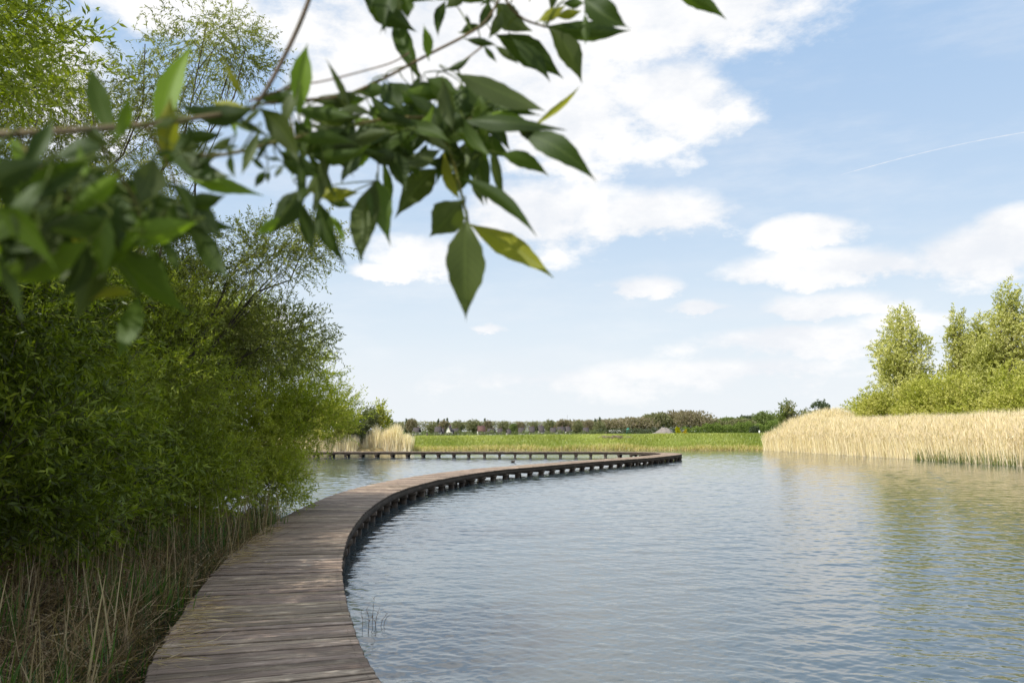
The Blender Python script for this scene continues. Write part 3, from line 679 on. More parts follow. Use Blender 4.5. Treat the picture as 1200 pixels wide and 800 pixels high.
def hero(mb, bx, by, tx, ty, wpx, tone, rs):
    d = dep((bx + tx) / 2, (by + ty) / 2) + rs.uniform(-.05, .05)
    lpx = math.hypot(tx - bx, ty - by)
    Lr = lpx / F * d
    d0 = d; d1 = d + rs.uniform(-.35, .35) * Lr
    A = atd(bx, by, d0); Bp = atd(tx, ty, max(.25, d1)); ax = Bp - A; L = np.linalg.norm(ax); ax /= L
    side = np.cross(ax, fw); side /= np.linalg.norm(side); nor = np.cross(side, ax)
    if nor[2] < 0 and rs.rand() < .75: side = -side; nor = -nor      # upper face towards the sky mostly
    roll = rs.uniform(-.5, .5); s2 = side * math.cos(roll) + nor * math.sin(roll); nor = np.cross(s2, ax) * 1.0; side = s2
    wr = wpx / F * d / max(.6, math.cos(roll)) * .50
    fold = rs.uniform(.1, .5); bend = rs.uniform(-.14, .14); sway = rs.uniform(-.10, .10); ph = rs.uniform(0, 6.28); und = rs.uniform(.02, .12)
    nr, nc = 15, 7; V = []; UV = []
    asym = rs.uniform(.35, .52)
    for i in range(nr):
        t = i / (nr - 1)
        pk = (t / asym) if t < asym else 1 - (t - asym) / (1 - asym)
        prof = math.sin(min(pk, 1) * math.pi / 2) ** (1.7 if t > asym else 1.2)
        if t > .8: prof *= (1 - .25 * (t - .8) / .2)
        hw = wr * (prof + .03) * (1 if t < 1 else .0)
        cpnt = A + ax * L * t + nor * bend * L * 4 * t * (1 - t) + side * sway * L * 4 * t * (1 - t)
        for j in range(nc):
            s = (j - 3) / 3
            e = 1 + .05 * math.sin(t * 34 + ph + s * 3) * (abs(s) > .9)
            V.append(cpnt + side * hw * s * e * math.cos(fold * abs(s)) + nor * (hw * abs(s) * math.sin(fold) + und * wr * math.sin(t * 11 + ph + s) * abs(s)))
            UV.append((t, s))
    Fc = [(i * nc + j, i * nc + j + 1, (i + 1) * nc + j + 1, (i + 1) * nc + j) for i in range(nr - 1) for j in range(nc - 1)]
    PET.append((A, ax, L))
    c = np.array(TONE[tone]) * rs.uniform(.8, 1.2)
    mb.add(np.array(V) - OL, Fc, c, UV)
fl = [MB(), MB(), MB()]
BPTS = np.concatenate([catmull(pl(pts), 14) for (pts, _a, _b, _c) in BR]); PET = []
for (bx, by, tx, ty, wp, tn) in HL:
    hero(fl[0 if (bx + tx) / 2 < 235 else 1 if (bx + tx) / 2 < 590 or by > 90 else 2], bx, by, tx, ty, wp, tn, rs)
for (A, ax, L) in PET:
    dd = np.linalg.norm(BPTS - A, axis=1); j = int(np.argmin(dd))
    if dd[j] > .13: continue
    tt = np.linspace(0, 1, 6)[:, None]; c1 = A - ax * min(.35 * L, dd[j] * .5) + np.array([0, 0, .004])
    ln = A * (1 - tt) ** 2 + 2 * tt * (1 - tt) * c1 + BPTS[j] * tt ** 2
    bxp = CX + F * A[0] / A[1]; fl[0 if bxp < 235 else 1].tube(ln - OL, np.array([.0007, .0007, .0007, .0008, .0009, .001]), 5, (.16, .21, .04))
for f_ in fl: f_.build('foliage', M_HERO, ow, smooth=True)
# its own crown above the frame
cr = MB(); n = 2600; C0 = np.array([-3.9, 1.3, 4.4]); P = C0 + unit(rs.normal(size=(n, 3))) * (rs.uniform(0, 1, (n, 1)) ** .5) * np.array([1.5, 1.3, .9])
leaves(cr, P - OL, unit(rs.normal(size=(n, 3)) + np.array([0, 0, -.6])), rs.uniform(.06, .1, n), rs.uniform(.02, .03, n), np.tile(TONE[1], (n, 1)) * rs.uniform(.7, 1.3, (n, 1)), rs)
cr.build('crown', M_WILLOW, ow)

# ------------------------------------------------------------------ reeds, grass, litter
def blades(mb, x, y, z, h, wd, lean, col, rs, segs=3, curve=.5, plume=None):
    n = len(x); a = rs.uniform(0, 6.28, n); la = rs.normal(size=(n, 2)) * lean
    S = np.stack([np.cos(a), np.sin(a), np.zeros(n)], 1)
    V = []
    for i in range(segs + 1):
        t = i / segs
        c = np.stack([x + la[:, 0] * h * (t + curve * t * t), y + la[:, 1] * h * (t + curve * t * t), z + h * t * (1 - .12 * t * np.minimum(1, np.abs(la).sum(1) * 3))], 1)
        ww = wd * (1 - t * .75) if i < segs else wd * .12
        V += [c - S * (ww / 2)[:, None], c + S * (ww / 2)[:, None]]
    V = np.stack(V, 1); m_ = 2 * (segs + 1); idx = np.arange(n)[:, None] * m_
    Fc = np.concatenate([idx + np.array([[0, 1, 3, 2]]) + 2 * q for q in range(segs)])
    mb.add(V.reshape(-1, 3), Fc, np.repeat(col, m_, axis=0))
def palmix(pal, n, rs, j=.2):
    pal = np.array(pal); return pal[rs.randint(0, len(pal), n)] * rs.uniform(1 - j, 1 + j, (n, 1))
DRY = [(.42, .30, .16), (.50, .37, .20), (.36, .26, .14), (.46, .36, .22)]
DRYL = [(.93, .82, .64), (.95, .86, .70), (.89, .77, .58), (.74, .61, .44)]
# right-hand reed bed
rs = np.random.RandomState(5)
def along(poly, n, inland, rs, pw=1.0):
    P = resample(np.array(poly, float), .05); i = rs.randint(0, len(P) - 1, n); T = np.gradient(P, axis=0); T = unit(T)
    Nn = np.stack([-T[:, 1], T[:, 0]], 1); d = rs.uniform(0, 1, n) ** pw * (inland[1] - inland[0]) + inland[0]
    return P[i, 0] + Nn[i, 0] * d + rs.uniform(-.1, .1, n), P[i, 1] + Nn[i, 1] * d, d
shoreR = [XY(at(897, 527.5)), XY(at(960, 531)), XY(at(1040, 536)), XY(at(1120, 541)), XY(at(1200, 546)), (36.5, 43)]
x, y, d = along(shoreR, 80000, (-.3, 7.5), rs, 1.3)
D_ = lake_sdf(x, y); k = (D_ > -.5); x, y, d = x[k], y[k], d[k]
z = hgt(x, y) - .05; n = len(x)
h = (2.4 + .7 * sst(d, 0, 3)) * rs.uniform(.68, 1.05, n) * (1 + .03 * vnoise(x, y, .9, 8))
h *= .80 + .20 * sst(np.hypot(x - 27, y - 87), .3, 3)
mb = MB(); blades(mb, x, y, z, h, np.full(n, .026) * rs.uniform(.6, 1.5, n), .085, palmix(DRYL, n, rs), rs, 3, .6)
s_ = rs.rand(n) < .35; xx, yy, zz_, hh = x[s_], y[s_], z[s_], h[s_]
blades(mb, xx + rs.normal(0, .05, s_.sum()), yy, zz_ + hh * .8, np.full(s_.sum(), .38), np.full(s_.sum(), .07), .25, palmix([(.66, .55, .40), (.74, .62, .46)], s_.sum(), rs), rs, 2)
xg, yg, dg = along(shoreR, 9000, (-.4, 2.2), rs, 1.6); kk = vnoise(xg, yg, .35, 21) + .3 * (xg - 27) / 6 > .1; xg, yg = xg[kk], yg[kk]
blades(mb, xg, yg, hgt(xg, yg) - .05, rs.uniform(.5, 1.25, len(xg)), np.full(len(xg), .04), .08, palmix([(.16, .20, .06), (.2, .22, .08), (.12, .17, .05)], len(xg), rs), rs, 2)
o = mb.build('reed_bed', M_REED); tag(o, 'wide bed of tall straw-coloured reeds along the right shore', 'reeds', kind='stuff')
# left far reed clump
mb = MB(); n = 9000; x = rs.normal(-13.2, 1.5, n); y = 86.5 + rs.uniform(0, 3, n); k = (x > -17) & (x < -10.6); x, y = x[k], y[k]; n = len(x)
h = (2.35 - .10 * (x + 13.2) ** 2 + .35 * np.sin(x * 2.9) + .25 * np.sin(x * 6.1 + 1)).clip(.8) * rs.uniform(.5, 1.12, n)
blades(mb, x, y, np.full(n, -.05), h, np.full(n, .05), .07, palmix(DRYL, n, rs), rs, 3)
o = mb.build('reed_clump', M_REED); tag(o, 'dense tuft of dry pale reeds behind the far boardwalk arm, left end of the green dyke', 'reeds', kind='stuff')
mb = MB(); n = 9000; x = rs.uniform(-30, -16, n); y = np.interp(x, [-32, -22, -14], [76, 84, 85.5]) + rs.uniform(-.2, 2.5, n)
blades(mb, x, y, np.full(n, -.05), rs.uniform(.9, 1.9, n), np.full(n, .05), .07, palmix(DRYL, n, rs), rs, 3)
o = mb.build('reed_fringe', M_REED); tag(o, 'low dry reeds under the shrubs on the far left shore', 'reeds', kind='stuff')
# dyke grass
mb = MB(); n = 60000; x = rs.uniform(-12, 30, n); y = rs.uniform(88, 99, n); D_ = lake_sdf(x, y); k = (D_ > -.1) & (D_ < 7.9); x, y, D_ = x[k], y[k], D_[k]; n = len(x)
dry = (D_ < 1.1 + .8 * vnoise(x, y, 1.2, 2))
t_ = np.clip(.5 + .5 * vnoise(x, y, .5, 14) + rs.normal(0, .15, n), 0, 1)[:, None]
col = np.array((.27, .32, .07)) * (1 - t_) + np.array((.50, .52, .17)) * t_
col = np.where((dry & (rs.rand(n) < .75))[:, None], np.array((.60, .52, .26)), col) * rs.uniform(.75, 1.2, (n, 1))
hh = np.where(dry, rs.uniform(.2, .55, n), rs.uniform(.14, .38, n)) * (1 + .4 * vnoise(x, y, .9, 15))
blades(mb, x, y, hgt(x, y, D_) - .02, (hh * (1 - .6 * sst(D_, 5.5, 7.5))).clip(.06), np.full(n, .07), .3, col, rs, 2)
o = mb.build('dyke_grass', M_GRASS); tag(o, 'bright green grass covering the dyke slope across the lake', 'grass', kind='stuff')
# near left bank: dry stalks, green blades, straw
def bankpts(n, y0, y1, w0, w1, rs):
    y = rs.uniform(y0, y1, n); sx_ = np.interp(y, [-2, 1.5, 3.6, 5.2, 7, 9, 12, 15, 17.6], [-.4, -.7, -1.5, -2.2, -2.7, -3.1, -3.5, -3.9, -4.6])
    return sx_ - .12 - rs.uniform(w0, w1, n), y
mb = MB()
for (n, y0, y1, w0, w1, h0, h1, ww) in ((300, 3.8, 8.5, .25, 3.2, .30, .90, .014), (300, 7.5, 12.5, .05, 2.0, .45, 1.1, .012), (240, 12, 16.5, .05, 1.3, .3, 1.15, .012)):
    x, y = bankpts(n, y0, y1, w0, w1, rs); k = vnoise(x, y, 2.2, 33) > -.15; x, y = x[k], y[k]; n = len(x)
    blades(mb, x, y, hgt(x, y) - .03, rs.uniform(h0, h1, n), np.full(n, ww) * rs.uniform(.6, 1.6, n), .09, palmix([(.40, .31, .20), (.30, .23, .15), (.48, .39, .26), (.20, .15, .09)], n, rs), rs, 4, .3)
n = 2000; x, y = bankpts(n, 4, 14, .2, 2.8, rs)      # broken, fallen stalks
blades(mb, x, y, hgt(x, y) + .02, rs.uniform(.3, .8, n), np.full(n, .009), .75, palmix([(.24, .17, .10), (.16, .11, .07), (.10, .07, .04)], n, rs), rs, 3, .6)
n = 3200; x, y = bankpts(n, 3.9, 12, .0, 3.2, rs)
blades(mb, x, y, hgt(x, y), rs.uniform(.12, .42, n), np.full(n, .010), .55, palmix([(.36, .26, .16), (.24, .17, .10), (.46, .36, .23), (.14, .10, .06)], n, rs), rs, 3, .6)
o = mb.build('dry_reed_stalks', M_REED); tag(o, 'dry brown reed stalks standing on the shaded bank beside the near deck', 'reeds', kind='stuff')
mb = MB(); n = 3600; x, y = bankpts(n, 3.8, 17, .0, 1.8, rs); k = vnoise(x, y, 1.8, 44) > .25; x, y = x[k], y[k]; n = len(x)
blades(mb, x, y, hgt(x, y) - .03, rs.uniform(.25, .65, n), np.full(n, .018) * rs.uniform(.6, 1.3, n), .12, palmix([(.03, .085, .010), (.05, .13, .014), (.08, .17, .02)], n, rs), rs, 4, .6)
n = 5200; x, y = bankpts(n, 3.8, 18, -.05, .9, rs)
blades(mb, x, y, hgt(x, y) - .02, rs.uniform(.12, .38, n), np.full(n, .008), .3, palmix([(.03, .06, .012), (.05, .08, .02), (.12, .10, .05)], n, rs), rs, 3, .7)
o = mb.build('green_sedge', M_GRASS); tag(o, 'fresh green sedge blades growing among the dry reed stalks at the deck edge', 'grass', kind='stuff')
mb = MB(); n = 9000; x, y = bankpts(n, 4, 17, -.1, 5.5, rs); z = hgt(x, y) + rs.uniform(.005, .10, n)
a = rs.uniform(0, 6.28, n); D = np.stack([np.cos(a), np.sin(a), rs.uniform(-.25, .35, n)], 1)
leaves(mb, np.stack([x, y, z], 1), unit(D), rs.uniform(.08, .45, n), rs.uniform(.006, .02, n), palmix([(.40, .29, .18), (.28, .19, .11), (.52, .42, .28), (.14, .10, .06)], n, rs), rs, .05)
o = mb.build('leaf_litter', M_REED); tag(o, 'brown straw and leaf litter under the thicket', 'litter', kind='stuff')
# straw washed onto the left deck edge
mb = MB(); n = 1100; yv = rs.uniform(4.3, 15, n); ok = (vnoise(yv, yv * 0, 2.2, 51) > -.1); yv = yv[ok]; n = len(yv)
k_near = [int(np.argmin(np.abs(OC[:900, 1] - v))) for v in yv]
off = W - np.abs(rs.normal(0, .17, n)); off = off + .04; pxy = OC[k_near] + N[k_near] * off[:, None]
a = rs.normal(0.1, .55, n) + np.where(rs.rand(n) < .3, 1.5, 0); D = np.stack([np.cos(a), np.sin(a), rs.uniform(-.01, .05, n)], 1)
leaves(mb, np.c_[pxy, DECK + rs.uniform(.006, .03, n)], unit(D), rs.uniform(.06, .38, n), rs.uniform(.003, .009, n), palmix([(.46, .35, .22), (.34, .24, .15), (.55, .44, .3)], n, rs), rs, .02)
o = mb.build('straw', M_REED); tag(o, 'loose broken straw scattered over the left edge of the near deck', 'straw', kind='stuff')

# ------------------------------------------------------------------ right bank trees and bushes
def ftree(name, label, px, ytop, Y, wpx, pal, seed, shape='oval', n=1500, leafS=.22, group=None, base=None, ybot=None, thresh=-.35, bark=(2.2, 2.1, 1.8), per=9, trunkh=.15):
    top = atd(px, ytop, Y); gx, gy = float(top[0]), Y; b = gz(gx, gy) if base is None else base
    H = float(top[2]) - b; Wd = wpx / F * Y / 2
    rr = np.random.RandomState(seed); cl = []
    if shape == 'poplar':
        for q in range(11):
            t = q / 10; wdt = Wd * (1.12 - .80 * t ** 1.5) * (.75 + .25 * min(1, t * 5))
            cl.append((rr.uniform(-.25, .25) * wdt, rr.uniform(-.3, .3) * wdt, H * (.10 + .83 * t), wdt * .9, wdt * .9, H * .09))
            cl.append((rr.uniform(-.7, .7) * wdt, rr.uniform(-.5, .5) * wdt, H * (.08 + .76 * t), wdt * .55, wdt * .55, H * .08))
    elif shape == 'round':
        cl = [(0, 0, H * .62, Wd * .95, Wd * .95, H * .34)] + [(rr.uniform(-.55, .55) * Wd, rr.uniform(-.5, .5) * Wd, H * rr.uniform(.5, .8), Wd * .45, Wd * .45, H * .17) for q in range(5)]
    else:
        cl = [(rr.uniform(-.65, .65) * Wd, rr.uniform(-.5, .5) * Wd, H * rr.uniform(.25, .8), Wd * rr.uniform(.35, .55), Wd * .5, H * rr.uniform(.18, .28)) for q in range(9)]
        cl.append((0, 0, H * .75, Wd * .45, Wd * .45, H * .22)); cl.append((0, 0, H * .35, Wd * .85, Wd * .7, H * .3))
    return tree(name, label, 'tree' if 'shrub' not in name else 'shrub', (gx, gy, b), cl, n, pal, leafS, leafS * .5, per, leafS * (3.0 if Y < 140 else 1.3), .1, .5, seed, group,
                stems=2 if shape != 'round' else 1, srad=max(.05, H * .008), thresh=thresh, nscale=2.2 / max(Wd, 1) + .3, branches=3 if Y < 140 else 2, spread=.25, twigr=.0, bark=bark, lm=M_FARLEAF)
POP = [(.40, .41, .12), (.49, .50, .17), (.58, .57, .23), (.66, .64, .30)]
YB = [(.31, .34, .06), (.40, .42, .09), (.49, .49, .13), (.57, .55, .19)]
DKG = [(.09, .115, .075), (.11, .14, .085), (.14, .17, .10)]
BRN = [(.26, .225, .165), (.30, .26, .19), (.35, .30, .22)]
OLV = [(.22, .225, .13), (.27, .27, .16), (.31, .31, .19)]  # brown and olive palettes paled, distance haze painted into the colours
RG = 'pale willows behind the right reed bed'
ftree('willow_tree', 'pale green conical willow standing apart at the left end of the right-bank trees', 1056, 360, 84, 98, POP, 41, 'poplar', 5600, .22, RG, thresh=-.75)
ftree('willow_tree', 'slim pale willow between the conical one and the tallest group', 1122, 364, 80, 52, POP, 42, 'poplar', 3800, .22, RG, thresh=-.6)
ftree('willow_tree', 'tallest pale willow with a double top near the right edge', 1178, 333, 74, 88, POP, 43, 'poplar', 5600, .22, RG, thresh=-.75)
ftree('willow_tree', 'broad pale willow cut by the right frame edge', 1225, 345, 73, 80, POP, 44, 'poplar', 5600, .22, RG, thresh=-.75)
ftree('willow_tree', 'pale willow filling the gap left of the tallest one', 1145, 372, 78, 54, POP, 45, 'poplar', 3800, .22, RG, thresh=-.6)
SG = 'yellow-green willow shrubs above the right reeds'
for (px, yt, Y, wp, lb, sd) in ((1030, 457, 82, 60, 'small yellow-green willow shrub at the foot of the conical willow', 51), (1075, 440, 74, 90, 'yellow-green willow shrub right of the conical willow foot', 52),
                                (1125, 431, 69, 100, 'broad yellow-green willow shrub in the middle of the right shrub bank', 53), (1180, 418, 64, 110, 'highest yellow-green willow shrub near the right edge', 54),
                                (1235, 410, 60, 110, 'yellow-green willow shrub cut by the right edge of the view', 55)):
    ftree('willow_shrub', lb, px, yt, Y, wp, YB, sd, 'bush', 3600, .17, SG, thresh=-.7)
ftree('hawthorn_shrub', 'open pale shrub in blossom just behind the left tip of the right reeds', 924, 470, 100, 34, [(.26, .25, .13), (.20, .22, .09), (.14, .18, .05)], 56, 'bush', 420, .26, thresh=-.2)
ftree('round_tree', 'dark rounded tree peeping over the right reed bed', 961, 468, 150, 30, DKG, 57, 'round', 700, .4)
ftree('green_shrub', 'green shrub between the blossom shrub and the dark rounded tree', 943, 480, 105, 34, OLV, 58, 'bush', 600, .28)
ftree('green_shrub', 'low olive shrub right of the dark rounded tree', 985, 482, 105, 42, OLV, 59, 'bush', 600, .28)
ftree('green_shrub', 'small bright green shrub at the left foot of the conical willow', 1006, 470, 95, 40, POP, 60, 'bush', 700, .25)
# left far shore
ftree('willow_shrub', 'grey-green willow shrub left of the pale reed tuft on the far left shore', 418, 478, 88, 42, [(.13, .15, .08), (.17, .19, .10), (.21, .23, .12)], 61, 'bush', 1300, .24, base=.3)
ftree('willow_shrub', 'tall thin yellow-green sapling beside the reed tuft on the far left shore', 446, 470, 90, 26, YB, 62, 'poplar', 420, .24, base=.3, thresh=-.1)
ftree('willow_shrub', 'leafy shrub half hidden by the thicket on the far left shore', 385, 468, 86, 62, YB, 63, 'bush', 1500, .24, base=.3)
ftree('willow_tree', 'pale willow on the far left shore hidden behind the thicket', 345, 440, 86, 70, POP, 64, 'poplar', 1300, .24, base=.3)

# ------------------------------------------------------------------ far side: trees, houses, tank, heap
FD = 400
crowns = [(465, 495, 14, 'o'), (484, 492, 12, 'b'), (502, 494.5, 13, 'o'), (520, 493.5, 13, 'b'), (537, 493, 12, 'o'), (552, 490.5, 18, 'o'), (573, 494, 12, 'b'), (591, 493, 11, 'o'), (601, 497, 8, 'g'),
          (611, 496, 11, 'b'), (626, 493, 13, 'o'), (644, 492, 13, 'o'), (661, 492.5, 15, 'b'), (678, 492, 15, 'o'), (692, 493, 12, 'b'), (704, 494, 12, 'o')]
words = ['first', 'second', 'third', 'fourth', 'fifth', 'sixth', 'seventh', 'eighth', 'ninth', 'tenth', 'eleventh', 'twelfth', 'thirteenth', 'fourteenth', 'fifteenth', 'sixteenth']
PALS = {'o': OLV, 'b': BRN, 'g': [(.19, .24, .09), (.23, .28, .11)]}; CN = {'o': 'olive', 'b': 'brownish', 'g': 'fresh green'}
proto = {}
for i, (px, yt, wp, kd) in enumerate(crowns):
    lb = CN[kd] + ' round-crowned tree, ' + words[i] + ' from the left in the far row'
    yt -= 1.2 + 1.3 * math.sin(i * 2.3); wp *= 1.12 + .22 * math.sin(i * 1.7 + 1); px += 1.5 * math.sin(i * 4.1); top = atd(px, yt, FD); H = top[2] + 1.5; Wd = wp / F * FD
    if kd not in proto:
        r0 = ftree('round_tree', lb, px, yt, FD, wp, PALS[kd], 70 + i, 'round', 900, .5, 'round-crowned trees in the far row', base=-1.5, thresh=-.7)
        proto[kd] = (r0, H, Wd)
    else:
        r0, H0, W0 = proto[kd]; dup(r0, (float(top[0]), FD + (i % 3) * 6, -1.5), i * 1.3, (Wd / W0, Wd / W0, H / H0), lb)
# narrow conifers
r0 = None
for (px, yt, lb) in ((476.5, 490.5, 'slim dark conifer left of the second round tree'), (482, 490.5, 'slim dark conifer rising out of the second round tree'), (486.5, 492, 'shorter slim conifer at the right side of the second round tree'),
                     (513.5, 491, 'slim dark conifer in the gap before the fourth round tree'), (520.5, 491, 'slim dark conifer above the fourth round tree'), (524, 490, 'tallest slim conifer right of the fourth round tree'), (568, 490.5, 'lone slim conifer left of the seventh round tree'),
                     (698, 490.5, 'lone slim conifer before the brown wood'), (703, 489, 'taller slim conifer at the edge of the brown wood')):
    top = atd(px, yt, 430)
    if r0 is None: r0 = ftree('conifer', lb, px, yt, 430, 3.2, DKG, 91, 'poplar', 300, .5, 'slim conifers above the far tree row', base=-1.5); H0 = top[2] + 1.5
    else: dup(r0, (float(top[0]), 430, -1.5), px, (1, 1, float(top[2] + 1.5) / H0), lb)
# woods on the right half
wood = [(716, 491, 40, 'b', 'low tan end'), (745, 488, 46, 'b', 'tan part above the white tank'), (770, 484, 28, 'o', 'dark knob'), (790, 480, 46, 'b', 'highest brown dome'), (815, 481, 42, 'b', 'brown dome beside the highest'),
        (838, 492, 24, 'o', 'low saddle'), (855, 489, 34, 'g', 'green dome right of the saddle'), (880, 486, 30, 'd', 'dark green dome'), (868, 491, 30, 'o', 'olive dome behind the green hedge'), (905, 482, 40, 'g', 'leafy green dome next to the reed tip'), (895, 489, 30, 'o', 'olive dome before the reed tip'),
        (675, 492, 44, 'b', 'left end'), (975, 490, 60, 'o', 'part above the right reeds')]
PALS['d'] = DKG
for i, (px, yt, wp, kd, nm) in enumerate(wood):
    pal_ = PALS[kd] if 'distant' not in nm else [(.22, .20, .13), (.26, .24, .16)]
    ftree('broad_tree', nm + ' of the wood on the far side', px, yt, 470 + (i % 4) * 12, wp * 1.25, pal_, 110 + i, 'round', 1500, .85, 'trees of the far wood', base=-1.5, thresh=-.9)
# hedge strips
def hedge(name, label, p0, p1, ytops, Y, pal, seed, n=9000, ls=.3, grp=None):
    rs = np.random.RandomState(seed); px = rs.uniform(p0, p1, n); yt = np.interp(px, np.linspace(p0, p1, len(ytops)), ytops)
    a0 = atd(p0, 505, Y); root = thing(name, label, 'hedge', (float(a0[0]), Y, -1.5), 0, grp)
    x = (px - CX) / F * Y; ztop = CAMZ + (HOR - yt) / F * Y; ztop = ztop + .5 * np.sin(x * .9 + seed) * .4 + .25 * np.sin(x * 2.7)
    z = -1.5 + (ztop + 1.5) * rs.uniform(0, 1, n) ** .6; y = Y + rs.uniform(-1.5, 1.5, n)
    P = np.stack([x, y, z], 1) - np.array([a0[0], Y, -1.5]); mb = MB()
    leaves(mb, P, unit(rs.normal(size=(n, 3)) + np.array([0, 0, .6])), rs.uniform(.6, 1.3, n) * ls, rs.uniform(.3, .6, n) * ls, palmix(pal, n, rs, .25), rs)
    mb.build('foliage', M_FARLEAF, root)
    wb = MB()
    for q in np.linspace(x.min() + .5, x.max() - .5, 12): wb.tube([(q - a0[0], 0, -.1), (q - a0[0] + .1, .1, 1.0), (q - a0[0] - .1, 0, 1.6)], [.08, .06, .03], 5)
    wb.build('trunk', M_BARK, root); return root
hedge('clipped_hedge', 'long low dark hedge behind the dyke path, below the far houses', 456, 708, [506.5, 507, 506.5, 506, 505.7, 505.5], 170, [(.14, .165, .08), (.18, .20, .10)], 131, 14000, .3)
hedge('field_hedge', 'green bushy hedge behind the dyke between the yellow shrubs and the reed tip', 800, 912, [502, 499, 497, 498, 495, 497, 492], 180, [(.13, .19, .05), (.17, .23, .06), (.21, .26, .08)], 132, 15000, .34)
hb = hedge('distant_trees', 'pale hazy belt of trees far behind the village and its tree row', 450, 860, [495, 494, 495, 494, 494.5, 494, 492, 490, 488, 488, 493], 560, [(.30, .28, .18), (.36, .33, .22), (.27, .28, .17)], 137, 26000, 1.0)  # air haze is put into the pale leaf colours
hb['category'] = 'trees'; hb['kind'] = 'stuff'
hedge('field_hedge', 'low dark hedge behind the white tank and the grey heap', 690, 800, [504, 503, 502.5, 503, 501], 330, [(.11, .13, .085), (.13, .15, .10)], 133, 9000, .5)
ftree('dark_shrub', 'dark round bush in front of the green field hedge', 885, 498, 150, 11, DKG, 134, 'round', 500, .25, base=0)
ftree('yellow_shrub', 'bright yellow flowering shrub behind the dyke path', 794.5, 500, 140, 5.5, [(.42, .42, .02), (.5, .46, .03)], 135, 'bush', 220, .2, base=.2)
ftree('yellow_shrub', 'orange-yellow flowering shrub right of the bright yellow one', 802, 502.5, 140, 5.5, [(.5, .33, .03), (.55, .42, .04)], 136, 'bush', 200, .2, base=.2)

# houses
HW = [(489, 8, 6, 'w', 'cream house with a small gable behind the second round tree'), (514, 8, 7, 'd', 'dark-roofed house right of the third round tree'), (519, 4, 5, 'w', 'small white house front below the conifers'),
      (527, 6, 8, 'g', 'white gable house facing the lake'), (534, 9, 5, 'd', 'long low house with a dark roof right of the white gable'), (564, 9, 8, 'r', 'house with a dark reddish roof right of the big round tree'),
      (576, 9, 5, 'w', 'low white bungalow below the seventh round tree'), (586, 6, 5, 'w', 'white cottage left of the eighth round tree'), (596, 5, 4, 'w', 'tiny white shed in front of the green tree'),
      (611, 7, 6, 'w', 'white house below the tenth round tree'), (623, 7, 7, 'd', 'white house with a black roof below the eleventh round tree'), (633.5, 7, 8, 'd', 'taller white and black house right of the eleventh round tree'),
      (648, 7, 6, 'w', 'pale house below the twelfth round tree'), (657, 9, 7, 'd', 'grey-roofed house below the thirteenth round tree'), (665, 6, 7, 'w', 'white fronted house right of the grey-roofed one'), (686, 7, 6, 'w', 'pale house at the right end of the far village')]
for i, (px, wp, hp, kd, lb) in enumerate(HW):
    Y = 360 + (i % 3) * 5; x = (px - CX) / F * Y; wd = wp / F * Y; hh = (hp + 1.2) / F * Y + 2.4; dp = 5.5
    root = thing('house', lb, 'house', (x, Y, -1.5), (i % 3 - 1) * .12, 'white houses of the far village')
    wh = hh * .6; wc_ = (1.15, 1.13, 1.1) if kd in 'wg' else (.8, .78, .74)
    t = MB(); t.box((0, 0, wh / 2), (wd * .94, dp, wh), (1, 0, 0), wc_)
    if kd == 'g':   # gable to the front
        t.add([(-wd * .47, -dp / 2, wh), (wd * .47, -dp / 2, wh), (0, -dp / 2, hh - .1), (-wd * .47, dp / 2, wh), (wd * .47, dp / 2, wh), (0, dp / 2, hh - .1)], [(0, 1, 2), (3, 5, 4)], wc_)
    t.build('wall', M_WALL, root)
    r_ = MB(); rc = (1, 1, 1) if kd != 'r' else (1.7, 1.05, .95)
    if kd == 'g':
        V = [(-wd * .52, -dp / 2 - .25, wh - .1), (0, -dp / 2 - .25, hh), (wd * .52, -dp / 2 - .25, wh - .1), (-wd * .52, dp / 2 + .25, wh - .1), (0, dp / 2 + .25, hh), (wd * .52, dp / 2 + .25, wh - .1)]
    else:
        V = [(-wd * .52, -dp / 2 - .25, wh - .1), (-wd * .48, 0, hh), (-wd * .52, dp / 2 + .25, wh - .1), (wd * .52, -dp / 2 - .25, wh - .1), (wd * .48, 0, hh), (wd * .52, dp / 2 + .25, wh - .1)]
    V = V + [(a, b, c - .15) for (a, b, c) in V]
    r_.add(V, [(0, 1, 4, 3), (1, 2, 5, 4), (6, 9, 10, 7), (7, 10, 11, 8), (0, 3, 9, 6), (2, 8, 11, 5), (0, 6, 7, 1), (1, 7, 8, 2), (3, 4, 10, 9), (4, 5, 11, 10)], rc)
    ro = r_.build('roof', M_ROOF, root)
    c_ = MB(); c_.box((wd * .18, .6 if kd != 'g' else 0, hh), (.45, .45, .9), (1, 0, 0), (1.6, 1, .9)); c_.build('chimney', M_ROOF, ro)
    for sx_ in (-.25, .25):
        wn = MB(); wn.box((wd * sx_, -dp / 2 - .03, wh * .62), (wd * .2, .1, wh * .3)); wn.build('window', M_GLASS, root)
    dr = MB(); dr.box((0, -dp / 2 - .03, wh * .36), (wd * .12, .1, wh * .7)); dr.build('door', M_ROOF, root)

